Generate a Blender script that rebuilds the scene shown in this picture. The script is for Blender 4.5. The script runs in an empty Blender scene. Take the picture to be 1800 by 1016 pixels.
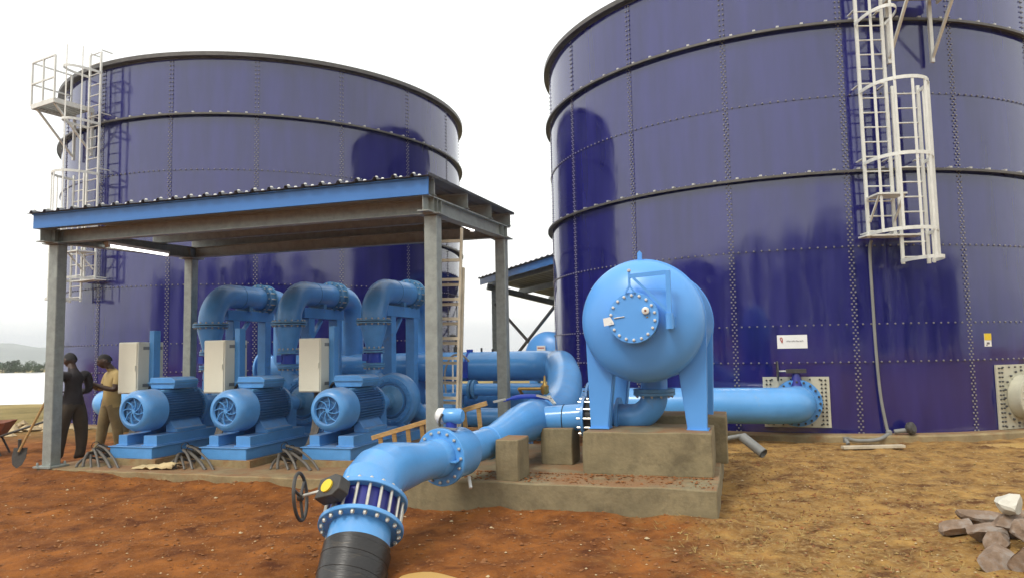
import bpy, bmesh, math, random
from mathutils import Vector, Matrix, noise
random.seed(7)
R_ = math.radians
sc = bpy.context.scene
COL = sc.collection

# ------------------------------------------------------------------ camera, sky, sun, exposure
CAM_H = 1.7
cd = bpy.data.cameras.new('camera'); cam = bpy.data.objects.new('camera', cd); COL.objects.link(cam)
cd.sensor_width = 36.0; cd.lens = 36.0 * 1266.6 / 1800.0
cd.clip_start = 0.05; cd.clip_end = 6000
PITCH, ROLL = 0.0826, 0.0187
cam.matrix_world = Matrix.Translation((0, 0, CAM_H)) @ Matrix.Rotation(math.pi/2 + PITCH, 4, 'X') @ Matrix.Rotation(-ROLL, 4, 'Z')
sc.camera = cam

TO_SUN = Vector((-0.62, -0.72, 1.15)).normalized()
w = bpy.data.worlds.new('World'); sc.world = w; w.use_nodes = True
nt = w.node_tree; nt.nodes.clear()
sky = nt.nodes.new('ShaderNodeTexSky'); sky.sky_type = 'NISHITA'; sky.sun_disc = False
sky.sun_elevation = math.asin(TO_SUN.z); sky.sun_rotation = math.atan2(TO_SUN.x, TO_SUN.y)
sky.air_density = 2.0; sky.dust_density = 1.0; sky.ozone_density = 1.0
hs = nt.nodes.new('ShaderNodeHueSaturation'); hs.inputs['Saturation'].default_value = 0.35
bg = nt.nodes.new('ShaderNodeBackground'); bg.inputs['Strength'].default_value = 0.15
wo = nt.nodes.new('ShaderNodeOutputWorld')
veil = nt.nodes.new('ShaderNodeMix'); veil.data_type = 'RGBA'; veil.inputs['Factor'].default_value = 0.68   # even white cloud veil over the clear sky
veil.inputs['B'].default_value = (8.6, 8.6, 8.4, 1)
nt.links.new(sky.outputs[0], hs.inputs['Color']); nt.links.new(hs.outputs[0], veil.inputs['A']); nt.links.new(veil.outputs['Result'], bg.inputs['Color']); nt.links.new(bg.outputs[0], wo.inputs['Surface'])
sd = bpy.data.lights.new('sun', 'SUN'); sd.energy = 1.5; sd.angle = R_(14); sd.color = (1.0, 0.95, 0.86)
sun = bpy.data.objects.new('sun', sd); COL.objects.link(sun)
sun.rotation_euler = (-TO_SUN).to_track_quat('-Z', 'Y').to_euler()
sc.view_settings.view_transform = 'Standard'; sc.view_settings.look = 'None'
sc.view_settings.exposure = 0.38; sc.view_settings.gamma = 1.0; sc.view_settings.use_curve_mapping = False
sc.cycles.max_bounces = 8; sc.cycles.diffuse_bounces = 3; sc.cycles.glossy_bounces = 4

# ------------------------------------------------------------------ materials
M = {}
def mat(name, col, rough=0.5, metal=0.0, spec=0.5, var=0.0, vscale=4.0, col2=None, bump=0.0, bscale=30.0, coat=0.0,
        grime=None, gscale=1.5, gthr=0.55, emit=None, rvar=0.0, stretch=None, dirt=False, dust=None):
    m = bpy.data.materials.new(name); m.use_nodes = True; n = m.node_tree.nodes; l = m.node_tree.links
    b = n['Principled BSDF']
    b.inputs['Base Color'].default_value = (*col, 1); b.inputs['Roughness'].default_value = rough
    b.inputs['Metallic'].default_value = metal; b.inputs['Specular IOR Level'].default_value = spec
    b.inputs['Coat Weight'].default_value = coat
    tc = n.new('ShaderNodeTexCoord'); src = tc.outputs['Object']
    if stretch:
        mp = n.new('ShaderNodeMapping'); mp.inputs['Scale'].default_value = stretch
        l.new(src, mp.inputs['Vector']); src = mp.outputs['Vector']
    cur = None
    if var or col2:
        nz = n.new('ShaderNodeTexNoise'); nz.inputs['Scale'].default_value = vscale; nz.inputs['Detail'].default_value = 8
        nz.inputs['Roughness'].default_value = 0.65
        l.new(src, nz.inputs['Vector'])
        rp = n.new('ShaderNodeValToRGB')
        c2 = col2 or tuple(c * (1 - var) for c in col)
        rp.color_ramp.elements[0].position = 0.36; rp.color_ramp.elements[0].color = (*c2, 1)
        rp.color_ramp.elements[1].position = 0.64; rp.color_ramp.elements[1].color = (*col, 1)
        l.new(nz.outputs['Fac'], rp.inputs['Fac']); cur = rp.outputs['Color']
        if rvar:
            mr = n.new('ShaderNodeMapRange'); mr.inputs['To Min'].default_value = max(0.02, rough - rvar); mr.inputs['To Max'].default_value = rough + rvar
            l.new(nz.outputs['Fac'], mr.inputs['Value']); l.new(mr.outputs[0], b.inputs['Roughness'])
    if grime:
        g = n.new('ShaderNodeTexNoise'); g.inputs['Scale'].default_value = gscale; g.inputs['Detail'].default_value = 10; g.inputs['Roughness'].default_value = 0.75
        l.new(src, g.inputs['Vector'])
        gr = n.new('ShaderNodeValToRGB'); gr.color_ramp.elements[0].position = gthr; gr.color_ramp.elements[0].color = (0, 0, 0, 1)
        gr.color_ramp.elements[1].position = min(1, gthr + 0.14); gr.color_ramp.elements[1].color = (0.85, 0.85, 0.85, 1)
        l.new(g.outputs['Fac'], gr.inputs['Fac'])
        mx = n.new('ShaderNodeMix'); mx.data_type = 'RGBA'
        l.new(gr.outputs['Color'], mx.inputs['Factor'])
        if cur: l.new(cur, mx.inputs['A'])
        else: mx.inputs['A'].default_value = (*col, 1)
        mx.inputs['B'].default_value = (*grime, 1); cur = mx.outputs['Result']
    if dust:      # pale road dust settled on upward faces
        ge = n.new('ShaderNodeNewGeometry'); sz_ = n.new('ShaderNodeSeparateXYZ'); l.new(ge.outputs['Normal'], sz_.inputs[0])
        up_ = n.new('ShaderNodeMapRange'); up_.inputs['From Min'].default_value = 0.35; up_.inputs['From Max'].default_value = 1.0; up_.inputs['To Max'].default_value = dust; l.new(sz_.outputs['Z'], up_.inputs['Value'])
        dn = n.new('ShaderNodeTexNoise'); dn.inputs['Scale'].default_value = 5.0; dn.inputs['Detail'].default_value = 9; dn.inputs['Roughness'].default_value = 0.75; l.new(src, dn.inputs['Vector'])
        dm = n.new('ShaderNodeMapRange'); dm.inputs['From Min'].default_value = 0.35; dm.inputs['From Max'].default_value = 0.65; l.new(dn.outputs['Fac'], dm.inputs['Value'])
        mu = n.new('ShaderNodeMath'); mu.operation = 'MULTIPLY'; l.new(up_.outputs[0], mu.inputs[0]); l.new(dm.outputs[0], mu.inputs[1])
        mx = n.new('ShaderNodeMix'); mx.data_type = 'RGBA'; l.new(mu.outputs[0], mx.inputs['Factor']); l.new(cur, mx.inputs['A'])
        mx.inputs['B'].default_value = (0.36, 0.27, 0.17, 1); cur = mx.outputs['Result']
    if dirt:      # red earth trodden over upward faces
        ge = n.new('ShaderNodeNewGeometry'); sz_ = n.new('ShaderNodeSeparateXYZ'); l.new(ge.outputs['True Normal'], sz_.inputs[0])
        up_ = n.new('ShaderNodeMapRange'); up_.inputs['From Min'].default_value = 0.8; up_.inputs['From Max'].default_value = 0.95; l.new(sz_.outputs['Z'], up_.inputs['Value'])
        dn = n.new('ShaderNodeTexNoise'); dn.inputs['Scale'].default_value = 1.9; dn.inputs['Detail'].default_value = 9; dn.inputs['Roughness'].default_value = 0.7; l.new(src, dn.inputs['Vector'])
        dm = n.new('ShaderNodeMapRange'); dm.inputs['From Min'].default_value = 0.40; dm.inputs['From Max'].default_value = 0.58; l.new(dn.outputs['Fac'], dm.inputs['Value'])
        mu = n.new('ShaderNodeMath'); mu.operation = 'MULTIPLY'; l.new(up_.outputs[0], mu.inputs[0]); l.new(dm.outputs[0], mu.inputs[1])
        mx = n.new('ShaderNodeMix'); mx.data_type = 'RGBA'; l.new(mu.outputs[0], mx.inputs['Factor']); l.new(cur, mx.inputs['A'])
        mx.inputs['B'].default_value = (0.25, 0.13, 0.055, 1); cur = mx.outputs['Result']
    if cur: l.new(cur, b.inputs['Base Color'])
    if bump:
        bn = n.new('ShaderNodeTexNoise'); bn.inputs['Scale'].default_value = bscale; bn.inputs['Detail'].default_value = 6
        l.new(src, bn.inputs['Vector'])
        bp = n.new('ShaderNodeBump'); bp.inputs['Strength'].default_value = bump; bp.inputs['Distance'].default_value = 0.02
        l.new(bn.outputs['Fac'], bp.inputs['Height']); l.new(bp.outputs['Normal'], b.inputs['Normal'])
    if emit:
        b.inputs['Emission Color'].default_value = (*emit[0], 1); b.inputs['Emission Strength'].default_value = emit[1]
    M[name] = m
    return m

BLUE = (0.105, 0.335, 0.70)
mat('blue_paint', BLUE, 0.32, var=0.16, vscale=3, grime=(0.17, 0.19, 0.20), gscale=2.6, gthr=0.60, dust=0.55, bump=0.03, bscale=60, rvar=0.08)
mat('blue_pipe', (0.115, 0.37, 0.76), 0.2, var=0.12, vscale=2, grime=(0.33, 0.40, 0.44), gscale=3.4, gthr=0.64, dust=0.22, bump=0.02, bscale=40, rvar=0.06)
mat('vessel_blue', (0.11, 0.355, 0.80), 0.33, var=0.06, vscale=1.2, bump=0.015, bscale=20, rvar=0.05)
mat('dark_blue', (0.02, 0.06, 0.42), 0.35, var=0.2)
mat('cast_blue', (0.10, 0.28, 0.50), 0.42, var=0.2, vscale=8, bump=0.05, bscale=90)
mat('valve_blue', (0.015, 0.02, 0.22), 0.4, var=0.2)
mat('shaded_blue', (0.07, 0.21, 0.45), 0.5, var=0.2)  # pump blue with the shade between the motor fins put into the colour
mat('roof_blue', (0.05, 0.20, 0.55), 0.4, var=0.15, vscale=1.0, stretch=(0.4, 4, 6))
mat('galv', (0.33, 0.355, 0.325), 0.5, metal=0.25, var=0.25, vscale=9, bump=0.02, bscale=40, grime=(0.24, 0.22, 0.17), gthr=0.70, gscale=3)
mat('galv_dark', (0.115, 0.105, 0.095), 0.5, metal=0.3, var=0.3, vscale=6)
mat('galv_white', (0.74, 0.74, 0.68), 0.45, metal=0.1, var=0.12, vscale=8)
mat('bolt_grey', (0.52, 0.51, 0.48), 0.4, metal=0.2, var=0.2, vscale=30)
mat('cap_grey', (0.24, 0.23, 0.235), 0.45, var=0.25, vscale=20)
mat('bolt_dark', (0.06, 0.06, 0.06), 0.5, metal=0.4, var=0.2, vscale=30)
mat('bolt_white', (0.75, 0.74, 0.68), 0.35, metal=0.1, var=0.1, vscale=30)
mat('zinc', (0.62, 0.60, 0.52), 0.3, metal=0.6, var=0.15, vscale=20)
mat('roof_sheet', (0.17, 0.175, 0.18), 0.55, metal=0.3, var=0.2)
mat('cream', (0.72, 0.70, 0.56), 0.4, var=0.06, vscale=2)
mat('grey_steel', (0.25, 0.25, 0.23), 0.5, var=0.2)
mat('conduit', (0.12, 0.105, 0.085), 0.5, var=0.3, vscale=14, grime=(0.3, 0.2, 0.1), gthr=0.6, gscale=6)
mat('wrap_black', (0.02, 0.018, 0.016), 0.38, var=0.4, vscale=5, grime=(0.10, 0.075, 0.045), gscale=4, gthr=0.56, bump=0.15, bscale=18, stretch=(1, 1, 6))
mat('black', (0.018, 0.018, 0.018), 0.5, var=0.2)
mat('dark_iron', (0.075, 0.07, 0.062), 0.5, metal=0.3, var=0.3, vscale=12)
mat('yellow', (0.78, 0.55, 0.02), 0.4, var=0.05)
mat('white', (0.8, 0.8, 0.77), 0.4, var=0.04)
mat('red_ink', (0.45, 0.05, 0.03), 0.5, var=0.1)
mat('grey_ink', (0.12, 0.11, 0.12), 0.5, var=0.1)
mat('brass', (0.50, 0.32, 0.10), 0.32, metal=0.8, var=0.2, vscale=20)
mat('wood', (0.52, 0.32, 0.12), 0.6, var=0.35, vscale=6, stretch=(1, 8, 8), bump=0.1, bscale=20)
mat('ladder_wood', (0.58, 0.50, 0.36), 0.55, var=0.25, vscale=6, bump=0.05)
mat('concrete', (0.28, 0.228, 0.125), 0.85, var=0.38, vscale=2.2, bump=0.35, bscale=22, grime=(0.12, 0.095, 0.052), gscale=1.5, gthr=0.52, dirt=True)
mat('concrete_pale', (0.33, 0.25, 0.125), 0.85, var=0.38, vscale=3.0, bump=0.35, bscale=22, grime=(0.25, 0.12, 0.042), gscale=1.6, gthr=0.5, dirt=True)
mat('plate', (0.56, 0.54, 0.42), 0.42, metal=0.1, var=0.15, vscale=3, grime=(0.40, 0.36, 0.25), gthr=0.6)
mat('rock', (0.30, 0.20, 0.13), 0.85, var=0.45, vscale=7, bump=0.7, bscale=14, grime=(0.27, 0.24, 0.21), gscale=4, gthr=0.46)
mat('rock_white', (0.60, 0.57, 0.48), 0.75, var=0.12, vscale=6, bump=0.2, bscale=20)
mat('pebble', (0.27, 0.105, 0.028), 0.85, var=0.35, vscale=10, bump=0.2)
mat('pebble_pale', (0.55, 0.42, 0.24), 0.85, var=0.25, vscale=10)
mat('straw', (0.38, 0.25, 0.075), 0.8, var=0.35, vscale=3)
mat('leaf', (0.045, 0.075, 0.018), 0.7, var=0.45, vscale=0.8)
mat('leaf_far', (0.028, 0.042, 0.018), 0.8, var=0.4, vscale=0.4)
mat('bark', (0.10, 0.07, 0.045), 0.85, var=0.3)
mat('hill', (0.28, 0.30, 0.24), 0.9, var=0.35, vscale=0.01)
mat('skin', (0.075, 0.040, 0.025), 0.45, var=0.15, vscale=8)
mat('hair', (0.012, 0.010, 0.009), 0.8, var=0.2)
mat('dark_cloth', (0.028, 0.021, 0.022), 0.85, var=0.3, vscale=6)
mat('brown_cloth', (0.060, 0.042, 0.024), 0.85, var=0.3, vscale=6)
mat('khaki_cloth', (0.26, 0.19, 0.085), 0.85, var=0.25, vscale=6)
mat('mustard_cloth', (0.46, 0.33, 0.13), 0.85, var=0.2, vscale=5)
mat('shoe', (0.02, 0.015, 0.012), 0.6, var=0.2)
mat('rust_red', (0.28, 0.09, 0.04), 0.55, var=0.3, vscale=5)
mat('tube_lamp', (0.9, 0.9, 0.9), 0.4, emit=((1, 0.98, 0.94), 3.0))
mat('paper', (0.62, 0.48, 0.25), 0.8, var=0.2)

# glossy vitreous-enamel tank panels, faintly wavy
def enamel():
    m = bpy.data.materials.new('enamel'); m.use_nodes = True; n = m.node_tree.nodes; l = m.node_tree.links; b = n['Principled BSDF']
    b.inputs['Specular IOR Level'].default_value = 1.0; b.inputs['IOR'].default_value = 1.5
    tc = n.new('ShaderNodeTexCoord'); oi = n.new('ShaderNodeObjectInfo')
    ad = n.new('ShaderNodeVectorMath'); ad.operation = 'ADD'; l.new(tc.outputs['Object'], ad.inputs[0])
    cb = n.new('ShaderNodeCombineXYZ'); ml = n.new('ShaderNodeMath'); ml.operation = 'MULTIPLY'; ml.inputs[1].default_value = 57.0
    l.new(oi.outputs['Random'], ml.inputs[0]); l.new(ml.outputs[0], cb.inputs['X']); l.new(ml.outputs[0], cb.inputs['Z']); l.new(cb.outputs[0], ad.inputs[1])
    mp = n.new('ShaderNodeMapping'); mp.inputs['Scale'].default_value = (2.6, 2.6, 0.35); l.new(ad.outputs[0], mp.inputs['Vector'])
    nz = n.new('ShaderNodeTexNoise'); nz.inputs['Scale'].default_value = 1.6; nz.inputs['Detail'].default_value = 5; l.new(mp.outputs[0], nz.inputs['Vector'])
    rp = n.new('ShaderNodeValToRGB'); rp.color_ramp.elements[0].position = 0.3; rp.color_ramp.elements[0].color = (0.007, 0.007, 0.098, 1)
    rp.color_ramp.elements[1].position = 0.75; rp.color_ramp.elements[1].color = (0.016, 0.015, 0.152, 1)
    l.new(nz.outputs['Fac'], rp.inputs['Fac']); l.new(rp.outputs[0], b.inputs['Base Color'])
    mr = n.new('ShaderNodeMapRange'); mr.inputs['From Min'].default_value = 0.3; mr.inputs['From Max'].default_value = 0.8
    mr.inputs['To Min'].default_value = 0.05; mr.inputs['To Max'].default_value = 0.16
    l.new(nz.outputs['Fac'], mr.inputs['Value']); l.new(mr.outputs[0], b.inputs['Roughness'])
    n2 = n.new('ShaderNodeTexNoise'); n2.inputs['Scale'].default_value = 1.3; n2.inputs['Detail'].default_value = 1; l.new(ad.outputs[0], n2.inputs['Vector'])
    bp = n.new('ShaderNodeBump'); bp.inputs['Strength'].default_value = 0.16; bp.inputs['Distance'].default_value = 0.05
    l.new(n2.outputs['Fac'], bp.inputs['Height']); l.new(bp.outputs[0], b.inputs['Normal'])
    M['enamel'] = m
enamel()

def ground_mat():
    m = bpy.data.materials.new('soil'); m.use_nodes = True; n = m.node_tree.nodes; l = m.node_tree.links; b = n['Principled BSDF']
    b.inputs['Roughness'].default_value = 0.92; b.inputs['Specular IOR Level'].default_value = 0.2
    tc = n.new('ShaderNodeTexCoord'); P = tc.outputs['Object']
    def nz(scale, det=8, ro=0.65):
        t = n.new('ShaderNodeTexNoise'); t.inputs['Scale'].default_value = scale; t.inputs['Detail'].default_value = det; t.inputs['Roughness'].default_value = ro
        l.new(P, t.inputs['Vector']); return t.outputs['Fac']
    def ramp(f, a, ca, bb, cb):
        r = n.new('ShaderNodeValToRGB'); r.color_ramp.elements[0].position = a; r.color_ramp.elements[0].color = (*ca, 1)
        r.color_ramp.elements[1].position = bb; r.color_ramp.elements[1].color = (*cb, 1); l.new(f, r.inputs['Fac']); return r.outputs['Color']
    def mix(f, a, bb):
        x = n.new('ShaderNodeMix'); x.data_type = 'RGBA'; l.new(f, x.inputs['Factor']); l.new(a, x.inputs['A']); l.new(bb, x.inputs['B']); return x.outputs['Result']
    def math_(op, a, bb):
        x = n.new('ShaderNodeMath'); x.operation = op
        for i, q in enumerate((a, bb)):
            if isinstance(q, (int, float)): x.inputs[i].default_value = q
            else: l.new(q, x.inputs[i])
        return x.outputs[0]
    red = ramp(nz(2.4), 0.34, (0.095, 0.028, 0.007), 0.68, (0.35, 0.122, 0.024))
    red2 = mix(ramp(nz(14, 6), 0.5, (0, 0, 0), 0.72, (1, 1, 1)), red, ramp(nz(40), 0.3, (0.11, 0.035, 0.010), 0.7, (0.36, 0.15, 0.045)))
    yel = ramp(nz(3.0), 0.36, (0.11, 0.045, 0.014), 0.64, (0.43, 0.245, 0.070))
    yel2 = mix(ramp(nz(17, 6), 0.48, (0, 0, 0), 0.66, (1, 1, 1)), yel, ramp(nz(50), 0.3, (0.20, 0.10, 0.03), 0.7, (0.48, 0.33, 0.14)))
    sx = n.new('ShaderNodeSeparateXYZ'); l.new(P, sx.inputs[0])
    # dry yellow earth lies to the right (x > ~1.6 m, nearer the lens further right) and in the far yard
    e = math_('ADD', sx.outputs['X'], math_('MULTIPLY', nz(0.55, 6), 4.6))
    e = math_('ADD', e, math_('MULTIPLY', nz(1.9, 8, 0.7), 3.6))
    e = math_('SUBTRACT', e, 5.35)
    f1 = n.new('ShaderNodeMapRange'); f1.inputs['From Min'].default_value = -0.5; f1.inputs['From Max'].default_value = 0.9; l.new(e, f1.inputs['Value'])
    far = n.new('ShaderNodeMapRange'); far.inputs['From Min'].default_value = 17.0; far.inputs['From Max'].default_value = 22.0
    l.new(math_('ADD', sx.outputs['Y'], math_('MULTIPLY', nz(0.3), 5)), far.inputs['Value'])
    grass = ramp(nz(0.35, 10, 0.75), 0.35, (0.17, 0.13, 0.04), 0.62, (0.36, 0.27, 0.10))
    c = mix(f1.outputs[0], red2, yel2)
    c = mix(far.outputs[0], c, grass)
    l.new(c, b.inputs['Base Color'])
    bp = n.new('ShaderNodeBump'); bp.inputs['Strength'].default_value = 0.7; bp.inputs['Distance'].default_value = 0.035
    h = math_('ADD', nz(9, 12, 0.75), math_('MULTIPLY', nz(45, 8, 0.7), 0.6)); l.new(h, bp.inputs['Height']); l.new(bp.outputs[0], b.inputs['Normal'])
    M['soil'] = m
ground_mat()

def water_mat():
    m = bpy.data.materials.new('pond_water'); m.use_nodes = True; b = m.node_tree.nodes['Principled BSDF']; n = m.node_tree.nodes; l = m.node_tree.links
    b.inputs['Base Color'].default_value = (0.70, 0.70, 0.68, 1); b.inputs['Roughness'].default_value = 0.25
    b.inputs['Specular IOR Level'].default_value = 0.8
    t = n.new('ShaderNodeTexNoise'); t.inputs['Scale'].default_value = 0.8; bp = n.new('ShaderNodeBump'); bp.inputs['Strength'].default_value = 0.05
    l.new(t.outputs['Fac'], bp.inputs['Height']); l.new(bp.outputs[0], b.inputs['Normal'])
    M['pond_water'] = m
    m = bpy.data.materials.new('mud_water'); m.use_nodes = True; b = m.node_tree.nodes['Principled BSDF']
    b.inputs['Base Color'].default_value = (0.52, 0.31, 0.085, 1); b.inputs['Roughness'].default_value = 0.3
    M['mud_water'] = m
water_mat()

# ------------------------------------------------------------------ helpers
X, Y, Z = Vector((1, 0, 0)), Vector((0, 1, 0)), Vector((0, 0, 1))
def frame(ax):
    ax = Vector(ax).normalized()
    h = Z if abs(ax.z) < 0.95 else X
    a = h.cross(ax).normalized(); b = ax.cross(a).normalized()
    return a, b, ax
def arc(c, r, a, b, t0, t1, n):
    c = Vector(c); a = Vector(a); b = Vector(b)
    return [c + r * (math.cos(t0 + (t1 - t0) * i / n) * a + math.sin(t0 + (t1 - t0) * i / n) * b) for i in range(n + 1)]
def spline(pts, n=8):
    P = [Vector(p) for p in pts]; P = [2 * P[0] - P[1]] + P + [2 * P[-1] - P[-2]]; out = []
    for i in range(1, len(P) - 2):
        for k in range(n):
            t = k / n; a, b, c, d = P[i-1], P[i], P[i+1], P[i+2]
            out.append(0.5 * ((2*b) + (c - a) * t + (2*a - 5*b + 4*c - d) * t*t + (3*b - a - 3*c + d) * t**3))
    out.append(P[-2]); return out

class MB:
    def __init__(s): s.v = []; s.f = []; s.m = []
    def add(s, vs, fs, mi=0):
        o = len(s.v); s.v += [tuple(v) for v in vs]; s.f += [tuple(i + o for i in f) for f in fs]; s.m += [mi] * len(fs); return s
    def box(s, c, d, rot=None, mi=0):
        c = Vector(c); hx, hy, hz = d[0]/2, d[1]/2, d[2]/2
        vs = [Vector((x, y, z)) for z in (-hz, hz) for y in (-hy, hy) for x in (-hx, hx)]
        if rot: vs = [rot @ v for v in vs]
        return s.add([c + v for v in vs], [(0,2,3,1),(4,5,7,6),(0,1,5,4),(2,6,7,3),(0,4,6,2),(1,3,7,5)], mi)
    def bb(s, x0, x1, y0, y1, z0, z1, mi=0): return s.box(((x0+x1)/2, (y0+y1)/2, (z0+z1)/2), (abs(x1-x0), abs(y1-y0), abs(z1-z0)), None, mi)
    def bar(s, p0, p1, wd, ht=None, up=Z, mi=0):
        p0 = Vector(p0); p1 = Vector(p1); ht = ht or wd; ax = (p1 - p0); L = ax.length; ax.normalize(); up = Vector(up)
        if abs(ax.dot(up)) > 0.98: up = Y if abs(ax.y) < 0.9 else X
        a = ax.cross(up).normalized(); b = a.cross(ax).normalized()
        rot = Matrix((a, ax, b)).transposed()
        return s.box((p0 + p1) / 2, (wd, L, ht), rot, mi)
    def tube(s, path, r, n=16, cap=True, mi=0):
        P = [Vector(p) for p in path]; rs = r if isinstance(r, (list, tuple)) else [r] * len(P)
        t0 = (P[1] - P[0]).normalized(); a, b, _ = frame(t0); vs = []; prev = t0
        for i, p in enumerate(P):
            t = ((P[min(i+1, len(P)-1)] - P[max(i-1, 0)])).normalized()
            if 0 < i < len(P)-1:
                d1 = (P[i] - P[i-1]).normalized(); d2 = (P[i+1] - P[i]).normalized(); t = (d1 + d2).normalized() if (d1 + d2).length > 1e-6 else d1
            q = prev.rotation_difference(t); a = q @ a; b = q @ b; prev = t
            for k in range(n):
                th = 2 * math.pi * k / n; vs.append(p + rs[i] * (math.cos(th) * a + math.sin(th) * b))
        fs = []
        for i in range(len(P) - 1):
            for k in range(n):
                k2 = (k + 1) % n; fs.append((i*n + k, i*n + k2, (i+1)*n + k2, (i+1)*n + k))
        if cap: fs.append(tuple(range(n - 1, -1, -1))); fs.append(tuple((len(P)-1)*n + k for k in range(n)))
        return s.add(vs, fs, mi)
    def cyl(s, p0, p1, r0, r1=None, n=20, mi=0): return s.tube([p0, p1], [r0, r0 if r1 is None else r1], n, True, mi)
    def lathe(s, o, ax, prof, n=32, mi=0, a0=0.0, a1=None):
        o = Vector(o); a, b, ax = frame(ax); full = a1 is None; vs = []; m = len(prof); N = n if full else n + 1
        for k in range(N):
            th = a0 + ((2 * math.pi) if full else (a1 - a0)) * k / n
            d = math.cos(th) * a + math.sin(th) * b
            for (r, h) in prof: vs.append(o + ax * h + d * r)
        fs = []
        for k in range(n):
            k2 = (k + 1) % N
            for i in range(m - 1): fs.append((k*m + i, k2*m + i, k2*m + i + 1, k*m + i + 1))
        return s.add(vs, fs, mi)
    def torus(s, c, ax, R, r, n=32, m=8, mi=0, a0=0.0, a1=None):
        return s.lathe(c, ax, [(R + r * math.cos(2*math.pi*i/m), r * math.sin(2*math.pi*i/m)) for i in range(m + 1)], n, mi, a0, a1)
    def prism(s, pts, o, a, b, ext, mi=0):
        o = Vector(o); a = Vector(a); b = Vector(b); ext = Vector(ext); n = len(pts)
        vs = [o + a * p[0] + b * p[1] for p in pts]; vs += [v + ext for v in vs]
        fs = [tuple(range(n - 1, -1, -1)), tuple(range(n, 2*n))] + [(i, (i+1) % n, n + (i+1) % n, n + i) for i in range(n)]
        return s.add(vs, fs, mi)
    def bolt(s, p, ax, r, h, n=6, mi=0):
        a, b, ax = frame(ax); p = Vector(p); vs = []
        for (rr, hh) in ((r, 0), (r, h * 0.6), (r * 0.6, h)):
            for k in range(n):
                th = 2*math.pi*k/n; vs.append(p + ax*hh + rr*(math.cos(th)*a + math.sin(th)*b))
        fs = [(i*n+k, i*n+(k+1) % n, (i+1)*n+(k+1) % n, (i+1)*n+k) for i in range(2) for k in range(n)] + [tuple(2*n+k for k in range(n))]
        return s.add(vs, fs, mi)
    def ringbolts(s, c, ax, R, count, r, h, ph=0.0, mi=0):
        a, b, ax = frame(ax); c = Vector(c)
        for k in range(count):
            th = ph + 2*math.pi*k/count; s.bolt(c + R*(math.cos(th)*a + math.sin(th)*b), ax, r, h, 6, mi)
        return s
    def mesh(s, name, mats, smooth=35):
        me = bpy.data.meshes.new(name); me.from_pydata(s.v, [], s.f)
        for x in (mats if isinstance(mats, (list, tuple)) else [mats]): me.materials.append(M[x])
        if any(s.m): me.polygons.foreach_set('material_index', s.m)
        me.update()
        bm = bmesh.new(); bm.from_mesh(me); bmesh.ops.recalc_face_normals(bm, faces=bm.faces); bm.to_mesh(me); bm.free()
        if smooth:
            me.shade_smooth(); me.set_sharp_from_angle(angle=R_(smooth))
        return me
    def build(s, name, mats, parent=None, smooth=35, bevel=0, label=None, kind=None):
        return link(name, s.mesh(name, mats, smooth), parent, bevel, label, kind)
def link(name, me, parent=None, bevel=0, label=None, kind=None):
    o = bpy.data.objects.new(name, me); COL.objects.link(o)
    if parent is not None: o.parent = parent
    if bevel:
        md = o.modifiers.new('bevel', 'BEVEL'); md.width = bevel; md.segments = 2; md.limit_method = 'ANGLE'; md.angle_limit = R_(40)
    if label: o['label'] = label
    if kind: o['kind'] = kind
    return o
def tag(o, label, cat, group=None):
    o['label'] = label; o['category'] = cat
    if group: o['group'] = group
    return o
def thing(name, label, cat, loc=(0, 0, 0), rz=0.0, group=None):
    o = bpy.data.objects.new(name, None); COL.objects.link(o); o.empty_display_size = 0.2
    o.location = loc; o.rotation_euler = (0, 0, rz); return tag(o, label, cat, group)
def struct(o): o['kind'] = 'structure'; return o
def dup(o, parent=None):
    c = o.copy(); COL.objects.link(c); c.parent = parent
    for ch in o.children: dup(ch, c)
    return c

# the site grid: pump shed, vessel and pipework share one orientation
SA = R_(-17.13); SU = Vector((math.cos(SA), math.sin(SA), 0)); SV = Vector((-math.sin(SA), math.cos(SA), 0)); SO = Vector((-6.74, 10.63, 0))
def S(s, t, z=0.0): return SO + SU * s + SV * t + Z * z

def nz(x, y, z=0.0): return noise.noise(Vector((x, y, z)))
def gz(x, y):
    h = -0.03 + 0.035 * nz(x * 0.5, y * 0.5) + 0.03 * nz(x * 1.3, y * 1.3, 3)
    # soil heaped against the slab's left end, rise under the stone heap
    d = Vector((x, y, 0)) - SO; s_, t_ = d.dot(SU), d.dot(SV)
    h += 0.13 * math.exp(-((s_ + 0.2) / 1.6) ** 2 - ((t_ + 0.3) / 0.9) ** 2)
    h += 0.10 * math.exp(-((x - 4.2) / 0.6) ** 2 - ((y - 6.1) / 0.6) ** 2)
    h -= 0.05 * math.exp(-((x + 1.2) / 1.5) ** 2 - ((y - 8.6) / 0.8) ** 2)
    h -= 0.22 * math.exp(-((x + 1.32) / 0.34) ** 2 - ((y - 5.55) / 0.30) ** 2)      # trench where the wrapped pipe dives
    # loose earth banked unevenly against the slab faces
    if -0.3 < s_ < 6.0: h += (0.045 + 0.05 * nz(x * 1.7, y * 1.7, 8)) * math.exp(-((t_ + 0.2) / 0.22) ** 2)
    if 6.0 < s_ < 9.5: h += (0.04 + 0.06 * nz(x * 1.9, y * 1.9, 2)) * math.exp(-((t_ + 0.8) / 0.2) ** 2)
    if y > 24:      # pond basin, far left
        e = min((y - 27.5) / 1.5, (99.0 - y) / 4.0, (-14.5 - 0.36 * (y - 28) - x) / 2.0)
        h -= 0.9 * max(0.0, min(1.0, e))
    r = math.hypot(x, y)
    if r > 100: h -= 0.012 * (r - 100) if r < 700 else 7.2
    return h
def gfine(x, y):
    n = 0.030 * nz(x * 3, y * 3, 7) + 0.024 * nz(x * 8, y * 8, 1) + 0.014 * nz(x * 19, y * 19, 5)
    return gz(x, y) + n

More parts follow.
